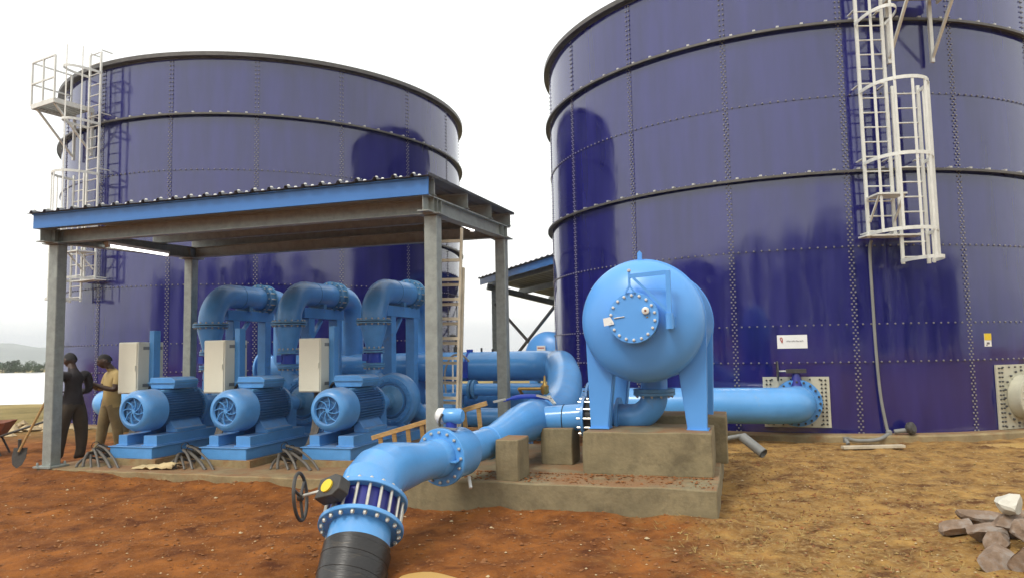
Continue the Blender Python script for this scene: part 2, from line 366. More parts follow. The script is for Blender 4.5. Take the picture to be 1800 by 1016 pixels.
# ------------------------------------------------------------------ ground
def axis(lo, hi, step, out_lo, out_hi):
    a = []; x = lo
    while x <= hi: a.append(x); x += step
    st = step; x = hi
    while x < out_hi: st *= 1.22; x += st; a.append(min(x, out_hi))
    st = step; x = lo
    while x > out_lo: st *= 1.22; x -= st; a.insert(0, max(x, out_lo))
    return a
gx = axis(-9.0, 8.0, 0.07, -1600, 1600); gy = axis(4.0, 13.5, 0.07, -1600, 1600)
vs = []; nx = len(gx)
for yy in gy:
    for xx in gx:
        near = -12 < xx < 11 and 2.5 < yy < 16
        vs.append((xx, yy, gfine(xx, yy) if near else gz(xx, yy)))
fs = [(j*nx+i, j*nx+i+1, (j+1)*nx+i+1, (j+1)*nx+i) for j in range(len(gy)-1) for i in range(nx-1)]
gb = MB(); gb.v = vs; gb.f = fs; gb.m = [0]*len(fs)
struct(gb.build('ground', 'soil', smooth=180))
def on(x, y): return Vector((x, y, gfine(x, y)))

# pond, far left
pb = MB(); pts = [(-15, 27), (-15.5, 31), (-40, 101), (-190, 101), (-190, 27)]
pb.add([(x, y, -0.32) for x, y in pts], [tuple(range(5))])
struct(pb.build('pond_water', 'pond_water', smooth=0))
# low hills on the left horizon
hb = MB(); hv = []; hf = []; NA, NR = 60, 8
for i in range(NA + 1):
    az = R_(-75 + 62 * i / NA)
    for j in range(NR + 1):
        rr = 900 + 70 * j; k = math.sin(math.pi * j / NR)
        edge = min(1, i / 8, (NA - i) / 10)
        hgt = -9 + k * edge * (26 + 12 * nz(i * 0.13, 2.2) + 6 * nz(i * 0.45, j * 0.5))
        hv.append((math.sin(az) * rr, math.cos(az) * rr, hgt))
for i in range(NA):
    for j in range(NR): hf.append((i*(NR+1)+j, i*(NR+1)+j+1, (i+1)*(NR+1)+j+1, (i+1)*(NR+1)+j))
hb.add(hv, hf); struct(hb.build('hills', 'hill', smooth=60))

# puddles of muddy water
def puddle(cx, cy, rx, ry, z, label):
    b = MB(); n = 28; vs = [(cx, cy, z)]
    for k in range(n):
        th = 2*math.pi*k/n; q = 1 + 0.22 * nz(math.cos(th) * 1.3 + cx, math.sin(th) * 1.3 + cy)
        vs.append((cx + rx * q * math.cos(th), cy + ry * q * math.sin(th), z))
    b.add(vs, [(0, 1 + k, 1 + (k+1) % n) for k in range(n)])
    o = b.build('puddle', 'mud_water', smooth=0); struct(o); o['label'] = label
puddle(-0.66, 5.38, 0.24, 0.26, gz(-0.66, 5.45) + 0.055, 'yellow muddy puddle beside the black wrapped pipe')
puddle(8.7, 11.95, 1.3, 0.32, gz(8.7, 11.95) + 0.03, 'long muddy puddle along the foot of the right tank')

# ------------------------------------------------------------------ storage tanks
TR = 5.937; PH = 1.4; DT = 2 * math.pi / 18
def panel_mesh(name, h, lap_r):
    n = 10; a0, a1 = -0.004, DT + 0.012; th = 0.007; b = MB(); vs = []; fs = []
    def pt(r, a, z): return (r * math.sin(a), -r * math.cos(a), z)
    A = [a0 + (a1 - a0) * i / n for i in range(n + 1)]
    # outer face: radius ramps outward by the sheet's own thickness over the seam, so laps really overlap
    rad = [TR + lap_r + th * (i / n) for i in range(n + 1)]
    for z in (0, h):
        for i in range(n + 1): vs.append(pt(rad[i], A[i], z))
    for i in range(n): fs.append((i, i + 1, n + 2 + i, n + 1 + i))
    o = len(vs)
    for z in (0, h):
        for i in range(n + 1): vs.append(pt(rad[i], A[i], z))
    for z in (0, h):
        for i in range(n + 1): vs.append(pt(rad[i] - th, A[i], z))
    q = o + 2 * (n + 1)
    for i in range(n):
        fs.append((q + i + 1, q + i, q + n + 1 + i, q + n + 2 + i))
        fs.append((o + i + 1, o + i, q + i, q + i + 1)); fs.append((o + n + 1 + i, o + n + 2 + i, q + n + 2 + i, q + n + 1 + i))
    fs.append((o, o + n + 1, q + n + 1, q)); fs.append((o + n, q + n, q + 2*n + 1, o + 2*n + 1))
    me = bpy.data.meshes.new(name); me.from_pydata(vs, [], fs); me.materials.append(M['enamel'])
    for i, p in enumerate(me.polygons): p.use_smooth = i < n
    me.update(); return me
pm_full = panel_mesh('panel', PH + 0.03, 0.0); pm_full2 = panel_mesh('panel', PH + 0.03, 0.009)
pm_half = panel_mesh('panel', 0.671 + 0.03, 0.009); pm_bot = panel_mesh('panel', 1.30, 0.0)

def tank(cx, cy, a0, z6, label):
    t = thing('storage_tank', label, 'water tank', (cx, cy, 0), 0, 'navy bolted storage tanks')
    zb = z6 - 1.29
    rows = [(zb, pm_bot), (z6, pm_half)] + [(z6 + 0.671 + i * PH, pm_full if i % 2 == 0 else pm_full2) for i in range(5)]
    for (z, me) in rows:
        for k in range(18):
            o = link('panel', me, t); o.location = (0, 0, z - 0.015); o.rotation_euler = (0, 0, a0 + k * DT)
    top = z6 + 0.671 + 5 * PH
    # the bolt heads: too many and too small to be single parts
    b = MB()
    def P(a, z, r=TR + 0.014): return Vector((r * math.sin(a), -r * math.cos(a), z))
    face = math.atan2(-cx, cy)
    for k in range(18):
        a = a0 + k * DT
        da = (a - face + math.pi) % (2*math.pi) - math.pi
        if abs(da) > R_(100): continue
        nrm = Vector((math.sin(a), -math.cos(a), 0)); z = zb + 0.04; i = 0
        while z < top - 0.03:
            topcourse = z > top - PH
            cols = ((-0.036, 0.036) if not topcourse else (-0.036, 0.036)) if i % 2 == 0 else ((0.0,) if not topcourse else ())
            for c in cols: b.bolt(P(a + 0.004 + c / TR, z), nrm, 0.017, 0.018)
            z += 0.052; i += 1
        for rz in [z6, z6 + 0.671] + [z6 + 0.671 + j * PH for j in range(1, 5)]:
            for q in range(1, 15):
                aa = a + DT * q / 15 + 0.003; b.bolt(P(aa, rz), Vector((math.sin(aa), -math.cos(aa), 0)), 0.017, 0.020)
    b.build('bolt_heads', 'cap_grey', t, smooth=0, kind='stuff')
    # stiffening rails: double ring of angle steel on clips, plus the rim
    for rz in (z6 + 0.671 + 2 * PH, z6 + 0.671 + 4 * PH):
        r0 = TR + 0.016
        rb = MB().lathe((0, 0, rz - 0.02), Z, [(r0, 0), (r0 + 0.115, 0), (r0 + 0.115, -0.045), (r0 + 0.103, -0.045), (r0 + 0.103, -0.012), (r0, -0.012), (r0, 0)], 144)
        rail = rb.build('stiffener_rail', 'galv_dark', t, smooth=20)
        cb = MB()
        for k in range(18 * 5):
            a = a0 + (k + 0.5) * DT / 5; rot = Matrix.Rotation(a, 3, 'Z')
            cb.box(Vector(((r0 + 0.06) * math.sin(a), -(r0 + 0.06) * math.cos(a), rz + 0.002)), (0.05, 0.08, 0.03), rot)
        cb.build('rail_clips', 'bolt_grey', rail, smooth=0, kind='stuff')
    MB().lathe((0, 0, top), Z, [(TR - 0.02, -0.03), (TR + 0.02, -0.03), (TR + 0.02, 0.0), (TR + 0.15, 0.0), (TR + 0.15, 0.10), (TR + 0.135, 0.10), (TR + 0.135, 0.015), (TR - 0.02, 0.015), (TR - 0.02, -0.03)], 144).build('rim', 'galv_dark', t, smooth=20)
    MB().lathe((0, 0, 0), Z, [(TR + 0.0, zb + 0.03), (TR + 0.22, zb + 0.02), (TR + 0.26, zb - 0.01), (TR + 0.27, -0.35)], 96).build('foundation_ring', 'concrete_pale', t, smooth=30)
    MB().lathe((0, 0, 0), Z, [(TR - 0.03, top - 0.05), (3.0, top + 0.1), (0.01, top + 0.2)], 48).build('roof', 'galv', t, smooth=30)  # unseen cone added so light stays out of the tank
    MB().lathe((0, 0, 0), Z, [(TR - 0.03, zb), (TR - 0.03, top - 0.05)], 72).build('lining', 'galv_dark', t, smooth=30)
    return t
RT = (7.053, 18.811); LT = (-7.6305, 23.139)
tank(*RT, -1.2058, 1.354, 'taller-looking navy bolted steel tank on the right, cut off by the frame')
tank(*LT, -0.4618, 1.307, 'navy bolted steel tank on the left behind the pump shed')
def tang(c, a, r): return Vector((c[0] + r * math.sin(a), c[1] - r * math.cos(a), 0))

# caged access ladders with a side platform
def access(c, a0, mir, top, lab_l, lab_p, UPX=0.9):
    loc = tang(c, a0, TR); t = thing('caged_ladder', lab_l, 'ladder', loc, a0, 'caged ladders on the tanks')
    sx = lambda x: x * mir
    def stile(x, z0, z1): MB().box((sx(x), -0.30, (z0+z1)/2), (0.055, 0.035, z1-z0)).build('stile', 'galv_white', t, smooth=0)
    A0, A1, B0, B1 = -0.62, -0.16, -0.05, 0.40
    zA0, zA1, zB0, zB1 = 3.52, top + UPX, 3.05, 6.25
    stile(A0, zA0, zA1); stile(A1, zA0, zA1); stile(B0, zB0, zB1); stile(B1, zB0, zB1)
    rm = MB().cyl((0, 0, 0), (A1 - A0, 0, 0), 0.014, n=8).mesh('rung', 'galv_white')
    def rungs(x, z0, z1):
        z = z0 + 0.12
        while z < z1:
            o = link('rung', rm, t); o.location = (min(sx(x), sx(x + A1 - A0)), -0.30, z); z += 0.267
    rungs(A0, zA0, zA1); rungs(B0, zB0, zB1)
    def hoop(xc, hw, bulge, z, zs=None):
        pts = [(sx(xc - hw), -0.32, z)] + [(sx(xc - hw * math.cos(th)), -0.34 - bulge * math.sin(th) ** 0.8, z) for th in [math.pi * i / 14 for i in range(1, 14)]] + [(sx(xc + hw), -0.32, z)]
        b = MB()
        for i in range(len(pts) - 1): b.bar(pts[i], pts[i+1], 0.012, 0.06)
        b.build('hoop', 'galv_white', t, smooth=0)
    xw, hw = -0.11, 0.52
    for z in (6.15, 4.85, 3.58): hoop(xw, hw, 0.72, z)
    hoop(0.175, 0.27, 0.66, 3.1)
    for th in (28, 62, 92, 122, 152):
        x = xw - hw * math.cos(R_(th)); y = -0.33 - 0.72 * math.sin(R_(th)) ** 0.8
        z0 = 3.1 if th > 90 else 3.55
        MB().bar((sx(x), y, z0), (sx(x), y, 6.17 if th > 65 else top + UPX), 0.045, 0.012).build('cage_bar', 'galv_white', t, smooth=0)
    MB().bar((sx(xw + hw + 0.02), -0.42, 3.05), (sx(xw + hw + 0.02), -0.42, 6.17), 0.045, 0.012).build('cage_bar', 'galv_white', t, smooth=0)
    z = 7.4
    while z < top + 1.0: hoop(-0.39, 0.27, 0.72, z); z += 1.3
    # standoff brackets, fold-down step, bottom plate
    for z in (9.3, 7.7, 6.3, 4.95, 3.62):
        if z > top + 0.3: continue
        for x in (A0, A1, B0, B1):
            if x > -0.1 and not (zB0 < z < zB1): continue
            MB().bar((sx(x), -0.02, z), (sx(x), -0.30, z), 0.04, 0.02).build('wall_bracket', 'galv_white', t, smooth=0)
    b = MB().box((sx(-0.39), -0.55, 4.22), (0.5, 0.42, 0.03)); b.bar((sx(-0.6), -0.34, 3.8), (sx(-0.6), -0.72, 4.2), 0.03); b.bar((sx(-0.18), -0.34, 3.8), (sx(-0.18), -0.72, 4.2), 0.03)
    b.build('rest_platform', 'galv_white', t, smooth=0)
    MB().box((sx(-0.2), -0.22, 3.56), (1.0, 0.3, 0.03)).build('bottom_plate', 'galv_white', t, smooth=0)
    # platform
    p = thing('access_platform', lab_p, 'platform', loc, a0, 'access platforms on the tanks')
    px0, px1, py0, py1, pz = -0.05, 0.95, -0.12, -1.08, 7.92
    fb = MB()
    for i in range(12): fb.bar((sx(px0), py0 + (py1 - py0) * (i + 0.5) / 12, pz), (sx(px1), py0 + (py1 - py0) * (i + 0.5) / 12, pz), 0.05, 0.03)
    fb.build('grating', 'galv', p, smooth=0)
    eb = MB()
    for (q0, q1) in (((px0, py0), (px0, py1)), ((px0, py1), (px1, py1)), ((px1, py1), (px1, py0))): eb.bar((sx(q0[0]), q0[1], pz - 0.02), (sx(q1[0]), q1[1], pz - 0.02), 0.03, 0.12)
    eb.build('edge_frame', 'galv_white', p, smooth=0)
    for x in (0.04, 0.82):
        MB().box((sx(x), -0.09, 7.35), (0.06, 0.06, 1.2)).bar((sx(x), -0.12, 6.85), (sx(x), py1 + 0.06, pz - 0.07), 0.045).build('support_bracket', 'galv_white', p, smooth=0)
    for (x, y) in ((px0, py1), (px1, py1), (px1, py0), (0.45, py1)):
        MB().box((sx(x), y, pz + 0.55), (0.04, 0.04, 1.1)).build('rail_post', 'galv_white', p, smooth=0)
    for z in (pz + 0.55, pz + 1.1):
        for (q0, q1) in (((px0, py1), (px1, py1)), ((px1, py1), (px1, py0))):
            MB().bar((sx(q0[0]), q0[1], z), (sx(q1[0]), q1[1], z), 0.035).build('guard_rail', 'galv_white', p, smooth=0)
access(RT, R_(-1.2), 1, 9.0, 'long pale caged ladder hanging on the right tank', 'steel platform bracketed high on the right tank')
access(LT, R_(-29.0), -1, 9.0, 'pale caged ladder on the left edge of the left tank', 'railed steel platform jutting from the left tank against the sky', 0.25)

# fittings on the right tank wall -------------------------------------------------
def onwall(a, z, r=0.014): return tang(RT, a, TR + r) + Z * z
def wall_plate(name, a0, a1, z0, z1, label, cat, matname, thick=0.03, nb=None, bolts=None):
    t = thing(name, label, cat, tang(RT, (a0 + a1) / 2, TR), (a0 + a1) / 2)
    b = MB(); n = 8; vs = []; half = (a1 - a0) / 2
    for r in (TR + 0.012, TR + 0.012 + thick):
        for z in (z0, z1):
            for i in range(n + 1):
                a = -half + 2 * half * i / n; vs.append((r * math.sin(a), TR - r * math.cos(a), z))
    k = n + 1; fs = []
    for i in range(n):
        fs += [(2*k+i, 2*k+i+1, 3*k+i+1, 3*k+i), (i+1, i, k+i, k+i+1), (i, i+1, 2*k+i+1, 2*k+i), (k+i+1, k+i, 3*k+i, 3*k+i+1)]
    fs += [(0, 2*k, 3*k, k), (n, k+n, 3*k+n, 2*k+n)]
    b.add(vs, fs); b.build('plate', matname, t, smooth=20)
    if bolts:
        bb = MB()
        for z in [z0 + 0.06 + (z1 - z0 - 0.12) * i / (nb - 1) for i in range(nb)]:
            for a in (-half + 0.011, half - 0.011):
                for o in ((0, 0.011) if a < 0 else (0, -0.011)):
                    bb.bolt(((TR + 0.04) * math.sin(a + o), TR - (TR + 0.04) * math.cos(a + o), z), (math.sin(a), -math.cos(a), 0), 0.018, 0.03)
        m_ = int((a1 - a0) * TR / 0.14)
        for i in range(1, m_):
            a = -half + 2 * half * i / m_
            for z in (z0 + 0.045, z1 - 0.045): bb.bolt(((TR + 0.04) * math.sin(a), TR - (TR + 0.04) * math.cos(a), z), (math.sin(a), -math.cos(a), 0), 0.016, 0.03)
        bb.build('plate_bolts', bolts, t, smooth=0, kind='stuff')
    return t
pl = wall_plate('nozzle_plate', R_(-24.4), R_(-13.6), 0.20, 1.10, 'pale square bolted plate behind the blue pipe end on the right tank', 'plate', 'plate', nb=12, bolts='bolt_dark')
mp = wall_plate('manway_plate', R_(15.8), R_(27.5), 0.10, 1.25, 'pale bolted manway plate with round cover at the right edge', 'manway', 'plate', nb=14, bolts='bolt_dark')
MB().cyl((0, -0.04, 0.66), (0, -0.26, 0.66), 0.40, n=48).build('neck', 'plate', mp)
cv = MB().lathe((0, -0.26, 0.66), -Y, [(0.43, 0), (0.43, 0.035), (0.40, 0.04), (0.001, 0.04)], 48).build('cover', 'plate', mp)
MB().ringbolts((0, -0.30, 0.66), -Y, 0.37, 20, 0.014, 0.02).build('cover_bolts', 'bolt_grey', cv, smooth=0, kind='stuff')
MB().ringbolts((0, -0.045, 0.66), -Y, 0.48, 20, 0.022, 0.03).build('neck_bolts', 'bolt_dark', mp, smooth=0, kind='stuff')

sg = wall_plate('tank_sign', R_(-21.7), R_(-16.75), 1.615, 1.86, 'small white sign with red emblem above the blue pipe on the right tank', 'sign', 'white', thick=0.006)
b = MB(); yy = -0.022
for (x0, z0, x1, z1) in ((-0.205, 1.79, -0.19, 1.815), (-0.19, 1.815, -0.17, 1.805), (-0.17, 1.805, -0.165, 1.76), (-0.165, 1.76, -0.172, 1.72), (-0.20, 1.785, -0.185, 1.75), (-0.185, 1.75, -0.17, 1.715)):
    b.bar((x0, yy, z0), (x1, yy, z1), 0.004, 0.014, up=Vector((-(z1-z0), 0, x1-x0)))
b.build('emblem', 'red_ink', sg, smooth=0)
b = MB(); x = -0.10; rs = random.Random(3)
for k in range(13):
    wd = rs.choice((0.014, 0.017, 0.02)); b.bb(x, x + wd * 0.32, yy - 0.001, yy + 0.001, 1.735, 1.758)
    if k % 3: b.bb(x + wd * 0.36, x + wd, yy - 0.001, yy + 0.001, 1.75 if k % 2 else 1.735, 1.758 if k % 2 else 1.742)
    x += wd + 0.006
b.build('lettering', 'grey_ink', sg, smooth=0)
st = wall_plate('tank_sticker', R_(14.05), R_(15.55), 1.585, 1.82, 'small yellow and white sticker near the right edge of the right tank', 'sticker', 'white', thick=0.005)
MB().bb(-0.076, 0.076, -0.0225, -0.0185, 1.70, 1.82).build('yellow_field', 'yellow', st, smooth=0)
MB().bb(-0.03, 0.03, -0.0215, -0.0185, 1.625, 1.66).bb(-0.045, -0.02, -0.0215, -0.0185, 1.60, 1.62).build('mark', 'grey_ink', st, smooth=0)

# hose down the wall and loose bits at the foot of the right tank
hp = [onwall(R_(-6.0), 3.5, 0.18), onwall(R_(-6.0), 3.3, 0.08), onwall(R_(-5.9), 2.4, 0.05), onwall(R_(-5.85), 1.6, 0.05), onwall(R_(-5.6), 0.8, 0.06), onwall(R_(-5.1), 0.25, 0.10), onwall(R_(-4.9), 0.10, 0.14)]
t = thing('drain_hose', 'grey flexible hose running down the right tank below the ladder', 'hose', onwall(R_(-5), 0.05, 0.1)); 
def local(t, pts): return [Vector(p) - Vector(t.location) for p in pts]
MB().tube(local(t, spline(hp, 6)), 0.026, 10).build('hose_run', 'grey_steel', t)
MB().lathe(local(t, [onwall(R_(-4.9), 0.0, 0.14)])[0], Z, [(0.001, 0), (0.05, 0), (0.055, 0.06), (0.05, 0.15), (0.03, 0.17), (0.001, 0.17)], 12).build('coupling', 'grey_steel', t)
t = thing('drain_valve', 'dark little drain valve at the foot of the right tank', 'valve', onwall(R_(-2.6), 0.1, 0.15), R_(-2.6))
MB().cyl((-0.16, 0, 0.04), (0.05, -0.05, 0.07), 0.04).build('valve_body', 'grey_steel', t)
MB().lathe((0.10, -0.06, 0.10), Vector((0.5, -0.8, 0.2)), [(0.001, -0.06), (0.08, -0.06), (0.11, -0.02), (0.11, 0.03), (0.07, 0.06), (0.001, 0.06)], 14).build('valve_cap', 'dark_iron', t)
t = thing('scour_pipe', 'thin grey pipe with elbow lying along the tank foundation', 'pipe', on(5.3, 12.15)); L0 = Vector(t.location)
q0, q1, q2 = onwall(R_(-5.0), 0.10, 0.16), onwall(R_(-10.5), 0.02, 0.42), onwall(R_(-12.4), 0.06, 0.52)
q3 = on(q2.x - 0.02, q2.y - 0.12) + Z * 0.01
MB().tube([p - L0 for p in spline([q0, onwall(R_(-7.5), 0.03, 0.36), q1, q2, q3], 6)], 0.032, 10).build('pipe_run', 'grey_steel', t)
MB().cyl(q2 - L0 - Z * 0.06, q2 - L0 + Z * 0.03, 0.05, n=12).build('elbow_fitting', 'grey_steel', t)
p0 = on(5.75, 11.75); t = MB().box((0, 0, 0.03), (1.0, 0.12, 0.045), Matrix.Rotation(R_(2), 3, 'Z')).build('timber_plank', 'ladder_wood', bevel=0.004); t.location = p0 + Z * 0.0; tag(t, 'pale timber plank lying on soil before the right tank', 'plank')
t = thing('pipe_offcut', 'short black pipe offcut leaning beside the vessel base', 'pipe', on(3.62, 11.2))
MB().tube([(-0.06, 0.22, 0.28), (0.14, -0.12, 0.07)], 0.075, 18, False).tube([(-0.06, 0.22, 0.28), (0.14, -0.12, 0.07)], 0.058, 18, False).build('barrel', 'grey_steel', t)
MB().tube([(-0.06, 0.22, 0.30), (-0.36, 0.2, 0.26)], 0.035, 12).build('stub', 'grey_steel', t)

# ------------------------------------------------------------------ slabs and plinths
def slab(name, s0, s1, t0, t1, z0, z1, label, m='concrete', bevel=0.015, cat='concrete block'):
    b = MB(); nx_, ny_ = max(2, int((s1 - s0) / 0.12)), max(2, int((t1 - t0) / 0.12)); rr = random.Random(int(s0 * 100 + t0 * 37))
    b.bb(0, s1 - s0, 0, t1 - t0, 0, z1 - z0)
    o = b.build(name, m, None, smooth=30)
    bm = bmesh.new(); bm.from_mesh(o.data)
    bmesh.ops.subdivide_edges(bm, edges=bm.edges[:], cuts=min(24, max(nx_, ny_)), use_grid_fill=True)
    for v in bm.verts:
        p = v.co
        v.co += Vector((nz(p.x*2.3 + s0, p.y*2.3, p.z*2.3), nz(p.x*2.3, p.y*2.3 + 9, p.z*2.3), nz(p.x*2.3, p.y*2.3, p.z*2.3 + 5))) * 0.012
    bm.to_mesh(o.data); bm.free()
    o.location = S(s0, t0, z0); o.rotation_euler = (0, 0, SA)
    if bevel:
        md = o.modifiers.new('bevel', 'BEVEL'); md.width = bevel; md.segments = 2; md.limit_method = 'ANGLE'; md.angle_limit = R_(50)
    return tag(o, label, cat)
slab('shed_slab', -0.14, 6.45, -0.12, 3.6, -0.4, 0.12, 'low earth-stained concrete slab under the pump shed', 'concrete_pale', cat='slab')
slab('vessel_slab', 6.0, 9.34, -0.70, 2.3, -0.4, 0.28, 'stepped concrete slab carrying the big pressure vessel plinth', 'concrete', cat='slab')
slab('vessel_plinth', 7.86, 9.28, 0.0, 0.95, 0.27, 0.75, 'broad concrete plinth under the front legs of the big vessel')
slab('vessel_plinth', 7.9, 9.42, 1.05, 1.75, 0.27, 0.84, 'rear concrete plinth behind the broad one under the big vessel')
slab('support_block', 7.02, 7.28, -0.62, -0.18, 0.27, 0.72, 'narrow mossy concrete block propping the foreground pipe')
slab('support_block', 7.22, 7.62, 0.55, 0.98, 0.27, 0.72, 'grey concrete block beside the vessel plinth under the inlet pipe')
slab('support_block', 8.7, 9.15, 4.6, 5.7, -0.1, 0.42, 'concrete block under the tank pipe seen behind the vessel')
slab('support_block', -4.2, -3.75, 4.9, 5.6, -0.2, 0.62, 'concrete block behind the two men beside a blue pipe')

# ------------------------------------------------------------------ pump shed
shed = thing('pump_shed', 'open galvanised steel shed with blue fascia over the three pumps', 'shed', S(0, 0, 0.12), SA)
L, W, ZB = 6.04, 2.75, 0.0
def zt(t): return 3.26 + 0.035 * t          # underside of beams above slab
def ibeam_v(name, x, y, h, d=0.20, wf=0.19):
    b = MB(); b.box((x, y, h/2), (0.012, d - 0.03, h)); b.box((x, y - d/2 + 0.008, h/2), (wf, 0.016, h)); b.box((x, y + d/2 - 0.008, h/2), (wf, 0.016, h))
    o = b.build(name, 'galv', shed, smooth=0)
    pb_ = MB().box((x, y, 0.012), (0.32, 0.32, 0.024))
    for dx in (-0.12, 0.12):
        for dy in (-0.12, 0.12): pb_.bolt((x + dx, y + dy, 0.024), Z, 0.018, 0.05)
    pb_.build('base_plate', 'galv', o, smooth=0)
    MB().box((x, y, h + 0.008), (0.30, 0.30, 0.016)).build('cap_plate', 'galv', o, smooth=0)
def boxcol(x, y, h):
    o = MB().box((x, y, h/2), (0.17, 0.17, h)).build('column', 'galv', shed, smooth=0, bevel=0.015)
    pb_ = MB().box((x, y, 0.012), (0.32, 0.32, 0.024))
    for dx in (-0.12, 0.12):
        for dy in (-0.12, 0.12): pb_.bolt((x + dx, y + dy, 0.024), Z, 0.018, 0.05)
    pb_.build('base_plate', 'galv', o, smooth=0)
    MB().box((x, y, h + 0.008), (0.30, 0.30, 0.016)).build('cap_plate', 'galv', o, smooth=0)
for (x, y) in ((0, 0), (L, 0), (0, W), (L, W)): boxcol(x, y, zt(y) - 0.02)
# side I-beams
for x in (0, L):
    b = MB(); y0, y1 = -0.30, W + 0.25
    for (dz, hh, wd) in ((0.008, 0.016, 0.15), (0.10, 0.18, 0.010), (0.194, 0.016, 0.15)):
        b.bar((x, y0, zt(y0) + dz), (x, y1, zt(y1) + dz), wd, hh)
    for yy in (-0.12, 0.0, 0.12, W - 0.1, W + 0.1): b.box((x, yy, zt(yy) + 0.10), (0.14, 0.012, 0.17))
    b.build('side_beam', 'galv', shed, smooth=0)
# front, rear eaves beams between the columns
for y in (0.0, W):
    b = MB(); z = zt(y)
    b.bb(0.09, L - 0.09, y - 0.004, y + 0.004, z + 0.016, z + 0.184); b.bb(0.09, L - 0.09, y - 0.06, y + 0.06, z + 0.004, z + 0.018); b.bb(0.09, L - 0.09, y - 0.06, y + 0.06, z + 0.182, z + 0.192)
    b.build('eaves_beam', 'galv', shed, smooth=0)
# purlins
for y in (-0.2, 0.95, 1.95, W + 0.15):
    z = zt(y) + 0.205
    b = MB().bb(-0.13, L + 0.11, y - 0.004, y + 0.004, z, z + 0.20).bb(-0.13, L + 0.11, y - 0.004, y + 0.07, z + 0.0, z + 0.008).bb(-0.13, L + 0.11, y - 0.07, y - 0.004, z + 0.192, z + 0.20)
    o = b.build('purlin', 'galv', shed, smooth=0)
    for x in (0, L): MB().prism([(0, 0), (0.10, 0), (0.10, 0.17), (0.03, 0.17)], (x + 0.06, y + 0.012, z + 0.002), Y, Z, (0.012, 0, 0)).bb(x - 0.06, x + 0.06, y + 0.009, y + 0.019, z, z + 0.15).build('cleat', 'galv', o, smooth=0)
# ribbed roof sheets, each lapping the next
rib = [(0, 0), (0.07, 0), (0.09, 0.035), (0.12, 0.035), (0.14, 0), (0.25, 0)]
x = -0.15; k = 0; zr = lambda y: zt(y) + 0.41
while x < L + 0.05:
    pr = []
    for q in range(3): pr += [(x + q * 0.25 + a, h) for a, h in rib[:-1]]
    pr.append((min(x + 0.75, L + 0.13), 0)); pr = [(min(a, L + 0.13), h) for a, h in pr]
    lap = 0.002 * (k % 2); y0, y1 = -0.42, W + 0.32; vs = []
    for (yy, ) in ((y0,), (y1,)):
        for a, h in pr: vs.append((a, yy, zr(yy) + h + lap))
    for (yy, ) in ((y0,), (y1,)):
        for a, h in pr: vs.append((a, yy, zr(yy) + h + lap - 0.0015))
    n = len(pr); fs = [(i, i+1, n+i+1, n+i) for i in range(n-1)] + [(2*n+i+1, 2*n+i, 3*n+i, 3*n+i+1) for i in range(n-1)] + [(i+1, i, 2*n+i, 2*n+i+1) for i in range(n-1)]
    sh = MB().add(vs, fs).build('roof_sheet', 'roof_sheet', shed, smooth=0)
    sb = MB()
    for q in range(3):
        xx = x + q * 0.25 + 0.105
        if xx < L + 0.1: sb.bolt((xx, -0.2, zr(-0.2) + 0.036), Z, 0.022, 0.03); sb.bolt((xx, -0.36, zr(-0.36) + 0.036), Z, 0.02, 0.02)
    sb.build('roof_screws', 'bolt_white', sh, smooth=0, kind='stuff')
    x += 0.75; k += 1
MB().bb(-0.10, L + 0.09, -0.335, -0.325, zt(-0.3) + 0.19, zt(-0.3) + 0.405).bb(-0.10, L + 0.09, -0.325, -0.29, zt(-0.3) + 0.19, zt(-0.3) + 0.196).bb(-0.10, L + 0.09, -0.36, -0.335, zt(-0.3) + 0.385, zt(-0.3) + 0.40).build('fascia', 'roof_blue', shed, smooth=0)
# lamps under the side beams
def lamp(s, t0, t1, z, label):
    l = thing('tube_light', label, 'lamp', S(s, t0, z), SA, 'tube lights under the shed roof')
    MB().bb(-0.05, 0.05, 0, t1 - t0, 0, 0.05).build('housing', 'white', l, smooth=0, bevel=0.006)
    MB().cyl((0.035, 0.04, -0.015), (0.035, t1 - t0 - 0.04, -0.015), 0.022, n=12).build('tube', 'tube_lamp', l)
    for y in (0.02, t1 - t0 - 0.02): MB().bb(-0.02, 0.05, y - 0.02, y + 0.02, -0.04, 0.0).build('end_cap', 'white', l, smooth=0)
lamp(0.10, 0.75, 2.05, 3.46, 'lit tube light under the left end of the shed roof')
lamp(5.93, 0.6, 1.7, 3.46, 'tube light under the right end of the shed roof')

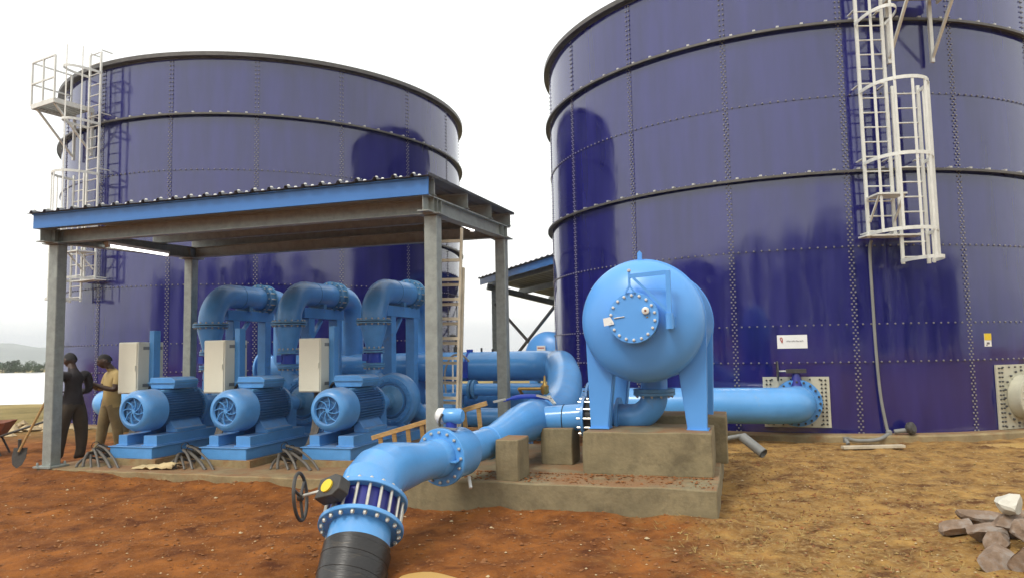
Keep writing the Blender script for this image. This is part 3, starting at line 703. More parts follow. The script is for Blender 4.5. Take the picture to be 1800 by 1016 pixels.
# ------------------------------------------------------------------ pumps
PUMPS = [(1.08, 0.36), (2.58, 0.50), (4.08, 0.75)]
which = ['leftmost', 'middle', 'rightmost']
for i, (s, t) in enumerate(PUMPS):
    slab('pump_plinth', s - 0.46, s + 0.46, t - 0.02, t + 2.75, 0.10, 0.215, ['low concrete plinth under the leftmost pump', 'low concrete plinth under the middle pump', 'low concrete plinth under the rightmost pump'][i], 'concrete_pale', bevel=0.01)
AX = 0.675     # shaft height above plinth
def make_pump():
    r = thing('pump_set', 'x', 'pump')
    b = MB(); b.bb(-0.38, 0.38, 0.0, 1.55, 0.0, 0.012).bb(-0.38, -0.37, 0, 1.55, 0, 0.17).bb(0.37, 0.38, 0, 1.55, 0.012, 0.17).bb(-0.37, 0.37, 0, 0.012, 0.012, 0.17).bb(-0.41, 0.41, -0.015, 1.55, 0.158, 0.172)
    b.bb(-0.30, 0.30, 1.55, 2.65, 0, 0.15)
    b.build('base_frame', 'blue_paint', r, smooth=0, bevel=0.004)
    for x0, x1 in ((-0.33, -0.17), (0.13, 0.37)): MB().bb(x0, x1, 0.10, 1.45, 0.172, 0.32).bb(x0 - 0.02, x1 + 0.02, 0.08, 1.47, 0.172, 0.19).build('motor_rail', 'blue_paint', r, smooth=0, bevel=0.005)
    c = Vector((0, 0, AX))
    # fan cowl
    cw = MB().lathe(c, Y, [(0.185, 0.045), (0.19, 0.02), (0.205, 0.005), (0.235, 0.012), (0.27, 0.04), (0.295, 0.09), (0.305, 0.15), (0.308, 0.36), (0.31, 0.40), (0.285, 0.40)], 56).build('fan_cowl', 'blue_paint', r, smooth=40)
    MB().lathe(c, Y, [(0.19, 0.07), (0.001, 0.07)], 40).build('grille_back', 'shaded_blue', cw)
    for k in range(8):
        th = 2*math.pi*k/8; pts = [c + Vector((q * 0.188 * math.cos(th + q * 0.75), 0.04, q * 0.188 * math.sin(th + q * 0.75))) for q in [0.05 + 0.95 * j / 7 for j in range(8)]]
        vb = MB()
        for j in range(7): vb.bar(pts[j], pts[j+1], 0.028, 0.010, up=(pts[j+1] - pts[j]).cross(Y))
        vb.build('grille_vane', 'blue_pipe', cw, smooth=0)
    MB().lathe(c, -Y, [(0.001, -0.025), (0.03, -0.028), (0.03, -0.05)], 14).build('grille_hub', 'blue_pipe', cw)
    gb_ = MB()
    for rr_ in (0.075, 0.13): gb_.torus(c + Y * 0.05, Y, rr_, 0.005, 32, 6)
    gb_.build('grille_rings', 'cast_blue', cw)
    body = MB().cyl(c + Y * 0.38, c + Y * 1.22, 0.245, n=40).build('motor_body', 'shaded_blue', r)
    fb = MB()
    for k in range(44):
        th = 2*math.pi*k/44
        if abs(((th - math.pi/2 + math.pi) % (2*math.pi)) - math.pi) < 0.55: continue
        d = Vector((math.cos(th), 0, math.sin(th))); p = c + d * 0.268 + Y * 0.80
        fb.box(p, (0.007, 0.80, 0.055), Matrix((Vector((-math.sin(th), 0, math.cos(th))), Y, d)).transposed())
    fb.build('cooling_fins', 'shaded_blue', body, smooth=0)
    MB().lathe(c, Y, [(0.24, 1.19), (0.30, 1.20), (0.30, 1.25), (0.24, 1.28), (0.15, 1.31), (0.12, 1.36), (0.001, 1.36)], 40).build('end_shield', 'blue_paint', r)
    for x0, x1 in ((-0.36, -0.14), (0.14, 0.36)):
        MB().prism([(0, 0), (0.22, 0), (0.22, 0.05), (0.15, 0.06), (0.06, 0.20), (0, 0.20)] if x0 > 0 else [(0, 0), (0.22, 0), (0.22, 0.20), (0.16, 0.20), (0.07, 0.06), (0, 0.05)], (x0, 0.52, 0.322), X, Z, (0, 0.62, 0)).build('motor_foot', 'blue_paint', r, smooth=0, bevel=0.006)
    # lifting deck and terminal box on top
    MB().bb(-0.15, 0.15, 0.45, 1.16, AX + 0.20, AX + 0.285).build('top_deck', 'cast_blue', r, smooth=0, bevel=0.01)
    tb = MB().prism([(-0.20, 0), (0.22, 0), (0.25, 0.06), (0.25, 0.13), (0.17, 0.17), (-0.22, 0.17), (-0.24, 0.09)], (0.02, 0.55, AX + 0.30), X, Z, (0, 0.50, 0)).build('terminal_box', 'blue_paint', r, smooth=0, bevel=0.01)
    MB().bb(-0.245, 0.275, 0.53, 1.07, AX + 0.385, AX + 0.395).build('box_lid_seam', 'cast_blue', tb, smooth=0)
    MB().torus(c + Vector((0.16, 1.12, 0.27)), X, 0.035, 0.011, 16, 8).build('lifting_eye', 'blue_paint', r)
    MB().tube(spline([(-0.2, 0.7, AX + 0.38), (-0.32, 0.68, AX + 0.33), (-0.38, 0.7, AX + 0.2), (-0.40, 0.75, AX + 0.1)], 5), 0.022, 8).build('supply_cable', 'black', r)
    # coupling guard, bearing bracket
    MB().lathe(c, Y, [(0.001, 1.36), (0.13, 1.36), (0.135, 1.38), (0.135, 1.66), (0.13, 1.68), (0.001, 1.68)], 28).bb(-0.09, 0.09, 1.40, 1.64, 0.15, AX - 0.08).build('coupling_guard', 'blue_paint', r, bevel=0.0)
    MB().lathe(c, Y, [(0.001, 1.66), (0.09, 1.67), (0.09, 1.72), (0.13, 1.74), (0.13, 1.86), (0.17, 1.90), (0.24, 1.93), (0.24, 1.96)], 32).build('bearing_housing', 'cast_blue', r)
    # volute
    vl = MB().lathe(c, Y, [(0.001, 1.93), (0.25, 1.93), (0.26, 1.95), (0.30, 1.955), (0.31, 1.93), (0.375, 1.93), (0.38, 1.97), (0.42, 1.99), (0.45, 2.05), (0.455, 2.10), (0.44, 2.19), (0.38, 2.24), (0.20, 2.26), (0.18, 2.34)], 56).build('volute', 'blue_paint', r)
    MB().ringbolts(c + Y * 1.93, -Y, 0.345, 20, 0.016, 0.022).build('cover_bolts', 'blue_paint', vl, smooth=0, kind='stuff')
    MB().torus(c + Y * 1.945, Y, 0.275, 0.014, 40, 6).build('cover_groove', 'shaded_blue', vl)
    MB().bb(-0.22, 0.22, 2.0, 2.2, 0.15, AX - 0.38).build('pump_foot', 'blue_paint', r, smooth=0)
    sp = MB().tube(arc(c + Vector((0, 2.36, -0.5)), 0.5, Z, Y, 0, R_(32), 5) + [c + Vector((0, 3.0, -0.33)), c + Vector((0, 4.45, -0.33))], 0.175, 24).build('suction_pipe', 'blue_paint', r)
    MB().cyl(c + Y * 2.33, c + Y * 2.37, 0.26, n=28).cyl(c + Y * 2.385, c + Y * 2.42, 0.26, n=28).build('suction_flange', 'blue_paint', sp)
    # discharge riser on the left side of the volute
    dx, dy = -0.38, 2.10; z0 = AX
    MB().tube([(-0.20, dy, AX + 0.22), (-0.30, dy, AX + 0.3), (dx, dy, AX + 0.42), (dx, dy, 1.22)], [0.16, 0.15, 0.13, 0.12], 24).bb(dx - 0.09, dx + 0.09, dy - 0.09, dy + 0.09, 0.15, AX + 0.35).build('discharge_neck', 'blue_paint', r)
    vv = MB().cyl((dx, dy, 1.30), (dx, dy, 1.47), 0.125, n=24).box((dx - 0.10, dy - 0.08, 1.39), (0.10, 0.10, 0.12)).build('check_valve', 'dark_blue', r, smooth=30)
    fl = MB()
    for z in (1.22, 1.265, 1.47, 1.51): fl.cyl((dx, dy, z), (dx, dy, z + 0.03), 0.185, n=28)
    fl.build('valve_flange', 'cast_blue', vv)
    fl = MB()
    for z in (1.19, 1.54): fl.ringbolts((dx, dy, z), Z, 0.16, 12, 0.013, 0.03)
    fl.build('valve_bolts', 'bolt_grey', vv, smooth=0, kind='stuff')
    MB().tube([(dx, dy, 1.54), (dx, dy, 1.60), (dx, dy, 1.90), (dx, dy, 1.98)], [0.14, 0.145, 0.225, 0.225], 32).build('taper', 'blue_paint', r)
    fg = MB().cyl((dx, dy, 1.96), (dx, dy, 1.985), 0.30, n=36).cyl((dx, dy, 2.0), (dx, dy, 2.025), 0.30, n=36).build('riser_flange', 'cast_blue', r)
    MB().ringbolts((dx, dy, 2.025), Z, 0.265, 16, 0.017, 0.028).ringbolts((dx, dy, 1.96), -Z, 0.265, 16, 0.017, 0.028).build('riser_bolts', 'bolt_grey', fg, smooth=0, kind='stuff')
    zc = 2.02; rb = 0.50
    path = [Vector((dx, dy, 2.0))] + arc((dx, dy + rb, zc + 0.02), rb, -Y, Z, 0, math.pi/2, 10) + [Vector((dx, dy + 1.32, zc + 0.02 + rb))]
    MB().tube(path, 0.215, 36).build('delivery_elbow', 'blue_paint', r, smooth=50)
    hz = zc + 0.02 + rb
    wd_ = MB()
    wd_.torus((dx, dy + 0.72, hz), Y, 0.216, 0.006, 32, 6); wd_.build('weld_seam', 'cast_blue', r)
    cp = MB().cyl((dx, dy + 1.32, hz), (dx, dy + 1.35, hz), 0.285, n=36).cyl((dx, dy + 1.53, hz), (dx, dy + 1.56, hz), 0.285, n=36).cyl((dx, dy + 1.35, hz), (dx, dy + 1.53, hz), 0.22, n=30).build('delivery_coupling', 'cast_blue', r)
    tb_ = MB()
    for k in range(14):
        th = 2*math.pi*k/14; d = Vector((math.cos(th), 0, math.sin(th))) * 0.255
        tb_.cyl(Vector((dx, dy + 1.29, hz)) + d, Vector((dx, dy + 1.59, hz)) + d, 0.011, n=6)
    tb_.build('tie_bolts', 'zinc', cp, smooth=0, kind='stuff')
    path = [Vector((dx, dy + 1.56, hz)), Vector((dx, dy + 1.80, hz))] + arc((dx, dy + 1.80, hz - 0.38), 0.38, Z, Y, 0, math.pi/2, 8)[1:] + [Vector((dx, dy + 2.18, 1.2))]
    MB().tube(path, 0.215, 32).build('down_bend', 'blue_paint', r, smooth=50)
    return r
def make_portal():
    r = thing('pipe_portal', 'x', 'pipe support')
    dx = -0.38; z1 = 2.10
    for y in (2.68, 3.62):
        MB().bb(dx - 0.09, dx + 0.09, y - 0.09, y + 0.09, -0.09, z1).build('post', 'blue_paint', r, smooth=0, bevel=0.008)
        MB().bb(dx - 0.14, dx + 0.14, y - 0.14, y + 0.14, -0.095, -0.075).build('foot_plate', 'blue_paint', r, smooth=0)
    MB().bb(dx - 0.085, dx + 0.085, 2.45, 3.80, z1 + 0.002, z1 + 0.19).build('beam', 'blue_paint', r, smooth=0, bevel=0.006)
    MB().prism([(0, 0), (0.07, 0), (0.36, 0.36), (0.29, 0.36)], (dx - 0.03, 3.155, z1 - 0.42), -Y, Z, (0.06, 0, 0)).build('brace', 'blue_paint', r, smooth=0) if False else None
    MB().bar((dx, 2.75, z1 - 0.40), (dx, 3.12, z1 - 0.02), 0.07, 0.05).build('brace', 'blue_paint', r, smooth=0)
    MB().bb(dx - 0.16, dx + 0.16, 2.95, 3.05, z1 + 0.19, z1 + 0.26).build('saddle', 'cast_blue', r, smooth=0)
    return r
def make_cabinet():
    r = thing('control_cabinet', 'x', 'cabinet')
    bx = MB().bb(-0.78, -0.40, 0.50, 1.02, 0.90, 1.70).build('box', 'cream', r, smooth=0, bevel=0.012)
    MB().bb(-0.765, -0.415, 0.485, 0.499, 0.915, 1.685).build('door', 'cream', bx, smooth=0, bevel=0.006)
    MB().bb(-0.44, -0.425, 0.47, 0.486, 1.26, 1.34).build('latch', 'cream', bx, smooth=0)
    MB().bb(-0.399, -0.31, 0.72, 0.86, -0.09, 1.88).build('post', 'blue_paint', r, smooth=0, bevel=0.006)
    MB().bb(-0.43, -0.25, 0.66, 0.92, -0.094, -0.075).build('foot_plate', 'blue_paint', r, smooth=0)
    for z in (1.0, 1.58): MB().bb(-0.41, -0.398, 0.6, 1.0, z, z + 0.05).build('mounting_strip', 'grey_steel', r, smooth=0)
    return r
def make_cables():
    r = thing('conduit_bundle', 'x', 'cable conduits')
    for k in range(6):
        x0 = (-0.68, -0.60, -0.40, -0.30, -0.05, 0.05)[k]; y0 = -0.30 + 0.04 * (k % 2); hg = (0.00, 0.07, 0.04, 0.12, 0.10, 0.17)[k]
        pk = Vector((-0.74 + 0.03 * (k % 2), -0.02 + 0.06 * (k // 2), hg)); a = Vector((x0, y0, -0.10)); d = pk - a
        m1 = a + Vector((d.x * 0.20, d.y * 0.15, d.z * 0.48)); m2 = a + Vector((d.x * 0.58, d.y * 0.5, d.z * 0.90))
        pts = [a, m1, m2, pk, Vector((-0.70 + 0.02 * k, 0.35, hg - 0.06)), Vector((-0.62 + 0.02 * k, 0.60, 0.30)), Vector((-0.64 + 0.03 * k, 0.74, 0.90))]
        MB().tube(spline(pts, 7), (0.019, 0.022, 0.017)[k % 3], 10).build('conduit', 'conduit', r)
    b = MB()
    for q in ((-0.70, 0.04, 0.17), (-0.52, -0.06, 0.15)): b.torus(q, Vector((0.9, -0.3, -0.3)), 0.055, 0.006, 16, 6)
    b.build('cable_tie', 'black', r)
    return r
dsp = ['blue centrifugal pump set nearest the two men, leftmost of three', 'middle one of the three blue pump sets under the shed', 'rightmost blue pump set, its round flanged volute showing beside the column']
pro = [make_pump(), make_portal(), make_cabinet(), make_cables()]
labs = [dsp,
        ['blue steel pipe portal behind the leftmost pump', 'blue steel pipe portal behind the middle pump', 'blue steel pipe portal behind the rightmost pump, seen next to the front column'],
        ['cream control cabinet on a blue post behind the leftmost motor, near the men', 'cream control cabinet on a blue post between the leftmost and middle motors', 'cream control cabinet on a blue post between the middle and rightmost motors'],
        ['grey conduits arching from the slab beside the leftmost pump base', 'grey conduits arching from the slab between the leftmost and middle pump bases', 'grey conduits arching from the slab behind the handwheel']]
grp = ['pump sets in the shed', 'pipe portals behind the pumps', 'control cabinets beside the motors', 'conduit bundles on the slab']
for i, (s, t) in enumerate(PUMPS):
    for j, pr_ in enumerate(pro):
        o = pr_ if i == 0 else dup(pr_)
        o.location = S(s, t, 0.215); o.rotation_euler = (0, 0, SA); o['label'] = labs[j][i]; o['group'] = grp[j]
# crumpled cement sack on the slab between the first two pumps
b = MB(); vs = []; fs = []; n = 9
for j in range(n):
    for i in range(n):
        u, v_ = i/(n-1), j/(n-1); vs.append((0.62*u, 0.26*v_ + 0.05*nz(u*3, v_*3), 0.015 + 0.07*abs(nz(u*4+2, v_*4)) + 0.05*u*math.sin(v_*3.1)))
fs = [(j*n+i, j*n+i+1, (j+1)*n+i+1, (j+1)*n+i) for j in range(n-1) for i in range(n-1)]
o = b.add(vs, fs).build('paper_sack', 'paper', smooth=25); o.location = S(1.45, 0.0, 0.122); o.rotation_euler = (0, 0, SA + R_(8)); tag(o, 'crumpled tan paper sack lying on the slab between two pumps', 'sack')
md = o.modifiers.new('thick', 'SOLIDIFY'); md.thickness = 0.004

# ------------------------------------------------------------------ pipework
def pipe_thing(name, label, s, t, z=0.0, cat='pipe'): return thing(name, label, cat, S(s, t, z), SA)
# delivery header, bending round to the front
H0 = pipe_thing('delivery_header', 'thick blue header pipe bending forward at its right end behind the shed', 0, 4.7)
HZ, HR = 1.385, 0.275
path = [Vector((0.2, 0, HZ)), Vector((2.5, 0, HZ)), Vector((5.75, 0, HZ))] + arc((5.75, -0.95, HZ), 0.95, Y, X, 0, R_(84), 14)[1:]
e = path[-1]; path = path[:-2] + spline([path[-2], e + Vector((0.05, -0.1, -0.03)), Vector((6.92, -1.5, 1.22)), Vector((7.04, -2.1, 0.99)), Vector((7.10, -2.7, 0.82)), Vector((7.10, -3.3, 0.76)), Vector((7.08, -3.75, 0.79))], 5)
MB().tube(path, HR, 44).build('header_barrel', 'blue_pipe', H0, smooth=50)
cl = MB().torus((4.75, 0, HZ), X, HR + 0.004, 0.018, 40, 6).box((4.75, -0.02, HZ + HR + 0.02), (0.10, 0.08, 0.05)).bb(4.70, 4.80, -HR - 0.03, -HR + 0.01, HZ - 0.2, HZ + 0.1).build('clamp_band', 'dark_blue', H0)
for (xx, hh) in ((4.55, 0.06), (4.98, 0.07), (5.2, 0.05)): MB().cyl((xx, 0, HZ + HR - 0.02), (xx, 0, HZ + HR + hh), 0.02, n=8).build('tapping', 'dark_iron', H0)
for sx_ in (1.2, 3.6): MB().bb(sx_ - 0.12, sx_ + 0.12, -0.2, 0.2, 0.1, HZ - HR + 0.03).build('saddle_block', 'blue_paint', H0, smooth=0)
MB().cyl((0.16, 0, HZ), (0.2, 0, HZ), 0.36, n=40).build('blind_flange', 'blue_paint', H0)
# suction main between both tanks
H1 = pipe_thing('suction_main', 'long low blue pipe from tank to tank ending in a bend at the right tank', 0, 5.3)
ww = lambda P: Vector(((Vector(P) - S(0, 5.3)).dot(SU), (Vector(P) - S(0, 5.3)).dot(SV), P[2]))
rn = ww(onwall(R_(-18.9), 0.64, 0.05)); rd = Vector((SU.dot(Vector((math.sin(R_(-18.9)), -math.cos(R_(-18.9)), 0))), SV.dot(Vector((math.sin(R_(-18.9)), -math.cos(R_(-18.9)), 0))), 0))
ln = ww(tang(LT, R_(-37), TR + 0.05) + Z * 0.6)
cr = rn + rd * 0.42
rp_ = [Vector((7.15, 0, 0.63)), Vector((cr.x - 0.45, cr.y - 0.05, 0.63)), Vector((cr.x - 0.2, cr.y + 0.0, 0.635)), Vector((cr.x - 0.05, cr.y + 0.08, 0.64)), Vector((rn.x, rn.y - 0.1, 0.64)), rn]
tp = spline([Vector((7.15, 0, 0.63)), Vector((8.6, -0.02, 0.63)), Vector((cr.x - 0.55, -0.02, 0.63))], 6) + [Vector((cr.x - 0.33, -0.01, 0.63)), Vector((cr.x - 0.15, 0.04, 0.635)), Vector((cr.x - 0.03, 0.16, 0.64))] + [rn + rd * 0.1, rn]
MB().tube(tp, 0.315, 40).build('right_run', 'blue_pipe', H1, smooth=50)
nf = MB().cyl(rn + rd * 0.03, rn + rd * 0.08, 0.42, n=40).cyl(rn + rd * 0.10, rn + rd * 0.16, 0.41, n=40).build('nozzle_flange', 'blue_paint', H1)
MB().ringbolts(rn + rd * 0.16, rd, 0.375, 20, 0.022, 0.05).build('nozzle_bolts', 'dark_iron', nf, smooth=0, kind='stuff')
gv = MB().cyl(rn + rd * 0.09 + Z * 0.3, rn + rd * 0.09 + Z * 0.56, 0.12, 0.05, n=18).build('valve_neck', 'valve_blue', H1)
g0 = rn + rd * 0.11 + Z * 0.57
MB().box(g0, (0.34, 0.12, 0.07)).build('gear_operator', 'dark_iron', gv)
MB().cyl(g0, g0 - X * 0.30, 0.013, n=8).build('operator_shaft', 'zinc', gv)
hw_ = MB().torus(g0 - X * 0.31, X, 0.17, 0.014, 28, 8)
for k in range(3): th = k * 2.094; hw_.cyl(g0 - X * 0.31, g0 - X * 0.31 + Vector((0, math.cos(th), math.sin(th))) * 0.17, 0.01, n=6)
hw_.build('handwheel', 'dark_iron', gv)
MB().tube([Vector((-4.4, 0, 0.60)), Vector((2, 0, 0.60)), Vector((6.9, 0, 0.63))], 0.315, 36).build('left_run', 'blue_pipe', H1, smooth=50)
MB().tube(arc((-4.4, 0.40, 0.60), 0.40, -Y, -X, 0, math.pi/2, 8) + [Vector((-4.8, 0.9, 0.60))], 0.315, 32).build('left_bend', 'blue_pipe', H1, smooth=50)
bv = MB()
for x in (6.88, 7.12): bv.cyl((x, 0, 0.63), (x + 0.04, 0, 0.63), 0.42, n=36)
bv.build('valve_flange', 'blue_paint', H1)
MB().cyl((6.93, 0, 0.63), (7.11, 0, 0.63), 0.33, n=30).cyl((7.02, 0, 0.9), (7.02, 0, 1.12), 0.09, n=14).box((7.02, 0, 1.16), (0.16, 0.14, 0.10)).build('wafer_valve', 'valve_blue', H1)
tb_ = MB()
for k in range(16):
    th = 2*math.pi*k/16; d = Vector((0, math.cos(th), math.sin(th))) * 0.38; tb_.cyl(Vector((6.84, 0, 0.63)) + d, Vector((7.20, 0, 0.63)) + d, 0.014, n=6)
tb_.build('tie_bolts', 'dark_iron', H1, smooth=0, kind='stuff')
for x in (-1.5, 2.5, 5.6): MB().bb(x - 0.15, x + 0.15, -0.25, 0.25, -0.2, 0.33).build('saddle_block', 'concrete', H1, smooth=0)
# thin service pipes behind the shed
for (t_, z_, r_, s0, s1, lab) in ((4.25, 0.98, 0.11, 4.4, 6.3, 'slim blue bypass pipe under the thick header'), (4.0, 0.50, 0.17, 4.2, 6.3, 'blue drain pipe lying lowest behind the right rear column')):
    o = thing('service_pipe', lab, 'pipe', S(s0, t_, 0), SA)
    MB().cyl((0, 0, z_), (s1 - s0, 0, z_), r_, n=24).build('barrel', 'blue_pipe', o)
    MB().cyl((0.5, 0, z_), (0.54, 0, z_), r_ * 1.6, n=24).cyl((0.58, 0, z_), (0.62, 0, z_), r_ * 1.6, n=24).build('flange', 'cast_blue', o)
    for x in (0.3, s1 - s0 - 0.3): MB().bb(x - 0.06, x + 0.06, -0.08, 0.08, 0.0, z_ - r_ * 0.9).build('prop', 'blue_paint', o, smooth=0)
# blue post with hose and tap between the columns
o = thing('valve_post', 'square blue post with a looping hose beside the right rear column', 'post', S(5.35, 2.15, 0.12), SA)
MB().bb(-0.09, 0.09, -0.09, 0.09, 0, 0.93).build('shaft', 'blue_paint', o, smooth=0, bevel=0.006)
MB().tube(spline([(-0.05, 0, 0.93), (-0.06, 0, 1.25), (0.05, 0, 1.48), (0.20, 0.05, 1.50), (0.30, 0.1, 1.40)], 6), 0.016, 8).build('hose_loop', 'grey_steel', o)
MB().cyl((0.06, 0.02, 0.93), (0.06, 0.02, 1.45), 0.014, n=8).build('riser', 'galv_white', o)
o = thing('air_vent', 'thin black gooseneck vent standing on the header pipe', 'vent', S(4.45, 4.7, 1.64), SA)
MB().cyl((0, 0, 0), (0, 0, 0.12), 0.035, n=10).tube(spline([(0, 0, 0.1), (0.01, 0, 0.2), (0, 0, 0.29), (-0.04, 0, 0.33)], 5), 0.018, 8).build('neck', 'dark_iron', o)
MB().lathe((-0.05, 0, 0.31), Z, [(0.02, -0.03), (0.06, -0.02), (0.065, 0.03), (0.03, 0.05), (0.001, 0.05)], 12).build('cap', 'dark_iron', o)
o = thing('pressure_sensor', 'small black sensor on the header between the pump risers', 'sensor', S(3.15, 4.7, 1.64), SA)
MB().cyl((0, 0, 0), (0, 0, 0.16), 0.04, n=12).build('stem', 'bolt_white', o)
MB().box((-0.08, 0, 0.23), (0.2, 0.1, 0.12), Matrix.Rotation(0.4, 3, 'Y')).build('head', 'black', o, smooth=0)

# foreground transmission line --------------------------------------------------
F0 = pipe_thing('transmission_pipe', 'blue pipeline coming forward to the lens and diving into the soil', 6.6, 0)
hd_ = Vector((-0.24, 0.97, 0)).normalized(); d45 = hd_ * math.cos(R_(47)) + Z * math.sin(R_(47))
Ff = Vector((-0.03, -2.76, 0.27)); Uf = Ff + d45 * 0.25
# wrapped black pipe, stub and flange
MB().tube([Ff - d45 * 1.5, Ff - d45 * 0.19], 0.268, 40).build('black_wrap', 'wrap_black', F0)
wb = MB()
for k in range(8):
    p = Ff - d45 * (0.32 + 0.14 * k); wb.lathe(p, d45 + Vector((0.10, 0.0, 0.0)), [(0.2675, 0), (0.2715, 0.004), (0.2715, 0.10), (0.2675, 0.104)], 40)
wb.build('tape_turns', 'wrap_black', F0)
MB().tube([Ff - d45 * 0.22, Ff - d45 * 0.02], 0.255, 40).build('lower_stub', 'blue_pipe', F0)
FLP = [(0.24, -0.035), (0.345, -0.035), (0.35, -0.03), (0.35, 0.0), (0.345, 0.005), (0.24, 0.005)]
fl_ = MB().lathe(Ff, d45, FLP, 56).build('lower_flange', 'blue_pipe', F0)
MB().ringbolts(Ff - d45 * 0.035, -d45, 0.315, 20, 0.018, 0.03).build('lower_nuts', 'zinc', fl_, smooth=0, kind='stuff')
MB().tube([Ff + d45 * 0.005, Uf - d45 * 0.035], 0.285, 44).build('valve_body', 'valve_blue', F0)
fu = MB().lathe(Uf, d45, FLP, 56).build('upper_flange', 'blue_pipe', F0)
MB().ringbolts(Uf + d45 * 0.005, d45, 0.315, 20, 0.018, 0.028).build('upper_nuts', 'zinc', fu, smooth=0, kind='stuff')
a_, b_, _ = frame(d45)
for k in range(20):
    th = 2*math.pi*k/20; d = (math.cos(th)*a_ + math.sin(th)*b_) * 0.315
    MB().cyl(Ff + d, Uf - d45 * 0.035 + d, 0.013, n=8).build('tie_bolt', 'zinc', F0)
# gear operator and handwheel, upper left of the valve
gdir = Vector((-0.30, -0.20, 0.8)); gdir = (gdir - d45 * gdir.dot(d45)).normalized()
gc = (Ff + Uf) / 2 + gdir * 0.40
ga, gb2 = d45.cross(gdir).normalized(), d45
MB().cyl((Ff + Uf) / 2 + gdir * 0.25, gc, 0.07, n=16).build('valve_stem_neck', 'valve_blue', F0)
gr = MB().prism([(-0.12, -0.08), (0.07, -0.10), (0.13, -0.05), (0.13, 0.06), (0.06, 0.10), (-0.10, 0.09)], gc - gdir * 0.06, ga, gb2, gdir * 0.12).build('gearbox', 'dark_iron', F0, smooth=20, bevel=0.008)
MB().cyl(gc + gdir * 0.06, gc + gdir * 0.075, 0.055, n=24).build('yellow_indicator', 'yellow', gr)
wdir = Vector((-0.90, -0.30, -0.10)).normalized(); wc = gc - gdir * 0.02 + wdir * 0.27 - Z * 0.01
MB().cyl(gc + wdir * 0.10, wc, 0.014, n=10).build('wheel_shaft', 'zinc', F0)
wm = MB().torus(wc, wdir, 0.185, 0.014, 44, 10); wa, wb2, _ = frame(wdir)
wm.lathe(wc - wdir * 0.02, wdir, [(0.001, 0), (0.035, 0), (0.035, 0.04), (0.001, 0.04)], 16)
for k in range(3): th = 0.5 + k * 2.094; wm.cyl(wc, wc + (math.cos(th)*wa + math.sin(th)*wb2) * 0.185, 0.012, n=8)
wm.build('handwheel', 'dark_iron', F0)
# mitred bend, neck, dismantling joint, straight run
e0 = Uf + d45 * 0.005; rb = 0.52
J = Vector((0.06, -1.34, 0.62)); d1_ = Vector((0.15, 0.98, 0.03)).normalized(); ph_ = d45.angle(d1_); nn_ = (d1_ - d45 * math.cos(ph_)) / math.sin(ph_)
bend = [e0 + rb * (math.sin(ph_ * i / 3) * d45 + (1 - math.cos(ph_ * i / 3)) * nn_) for i in range(4)]
q = bend[-1]; nk = (J - q); run = bend + [q + nk * 0.22, q + nk * 0.55, q + nk * 1.02]
MB().tube(run, [0.255, 0.258, 0.252, 0.242, 0.225, 0.188, 0.185], 72).build('mitre_bend', 'blue_pipe', F0, smooth=7)
T_ = Vector((0.46, 0.85, 0.79)); K_ = Vector((0.24, -0.35, 0.645)); ax = (K_ - J).normalized(); P_ = lambda q: J + ax * q
MB().tube([P_(-0.14), P_(-0.11), P_(0.02)], [0.187, 0.193, 0.193], 44).build('spigot_band', 'blue_pipe', F0, smooth=30)
jf = MB().lathe(P_(0.02), ax, [(0.18, 0), (0.285, 0), (0.29, 0.006), (0.29, 0.045), (0.255, 0.055), (0.258, 0.40), (0.25, 0.42), (0.16, 0.43)], 52).build('joint_collar', 'blue_pipe', F0, smooth=30)
MB().ringbolts(P_(0.02), -ax, 0.25, 16, 0.017, 0.024).build('collar_bolts', 'zinc', jf, smooth=0, kind='stuff')
MB().box(P_(-0.04) + Vector((0.21, -0.02, -0.02)), (0.07, 0.14, 0.012)).build('lug', 'blue_pipe', jf)
MB().bar(P_(0.12) + Vector((-0.10, 0, 0.285)), P_(0.12) + Vector((0.12, 0.03, 0.265)), 0.05, 0.02).build('strap', 'grey_steel', jf)
MB().bar(P_(0.40) + Vector((0.10, 0, -0.26)), P_(0.40) + Vector((0.15, -0.08, -0.36)), 0.03).build('drain_stub', 'bolt_white', jf)
MB().tube([P_(0.40), K_], 0.170, 40).build('flow_tube', 'blue_pipe', F0)
MB().torus(K_, ax, 0.173, 0.014, 40, 8).build('weld_ring', 'blue_pipe', F0)
MB().tube([K_, K_.lerp(T_, 0.18), K_.lerp(T_, 0.62) + Z * 0.03, K_.lerp(T_, 0.82) + Z * 0.02, T_, T_ + (T_ - K_) * 0.16], [0.170, 0.178, 0.225, 0.25, 0.255, 0.24], 44).build('reducer', 'blue_pipe', F0, smooth=40)
# branch to vessel
B0 = T_ - Y * 0.06; b1 = Vector((1.12, B0.y - 0.02, 0.84))
MB().tube([B0, b1], 0.165, 32).build('branch', 'blue_pipe', F0)
MB().torus(B0.lerp(b1, 0.62), X, 0.167, 0.006, 32, 6).build('branch_weld', 'black', F0)
# valve on the branch: flanges, wafer, bolts
o = pipe_thing('branch_valve', 'flanged wafer valve with long bolts left of the vessel legs', 7.1, 0, cat='valve')
yb = b1.y
for x in (0.62, 0.80): MB().cyl((x, yb, 0.84), (x + 0.035, yb, 0.84), 0.25, n=36).build('flange', 'blue_paint', o)
MB().cyl((0.655, yb, 0.84), (0.80, yb, 0.84), 0.19, n=30).build('wafer', 'black', o)
MB().cyl((0.73, yb, 1.0), (0.73, yb, 1.16), 0.045, n=12).tube(spline([(0.73, yb, 1.14), (0.76, yb - 0.05, 1.2), (0.85, yb - 0.08, 1.22)], 4), 0.03, 8).build('lever', 'dark_iron', o)
for k in range(12):
    th = 2*math.pi*k/12; d = Vector((0, math.cos(th), math.sin(th))) * 0.222
    MB().cyl(Vector((0.575, yb, 0.84)) + d, Vector((0.88, yb, 0.84)) + d, 0.012, n=6).build('tie_bolt', 'zinc', o)
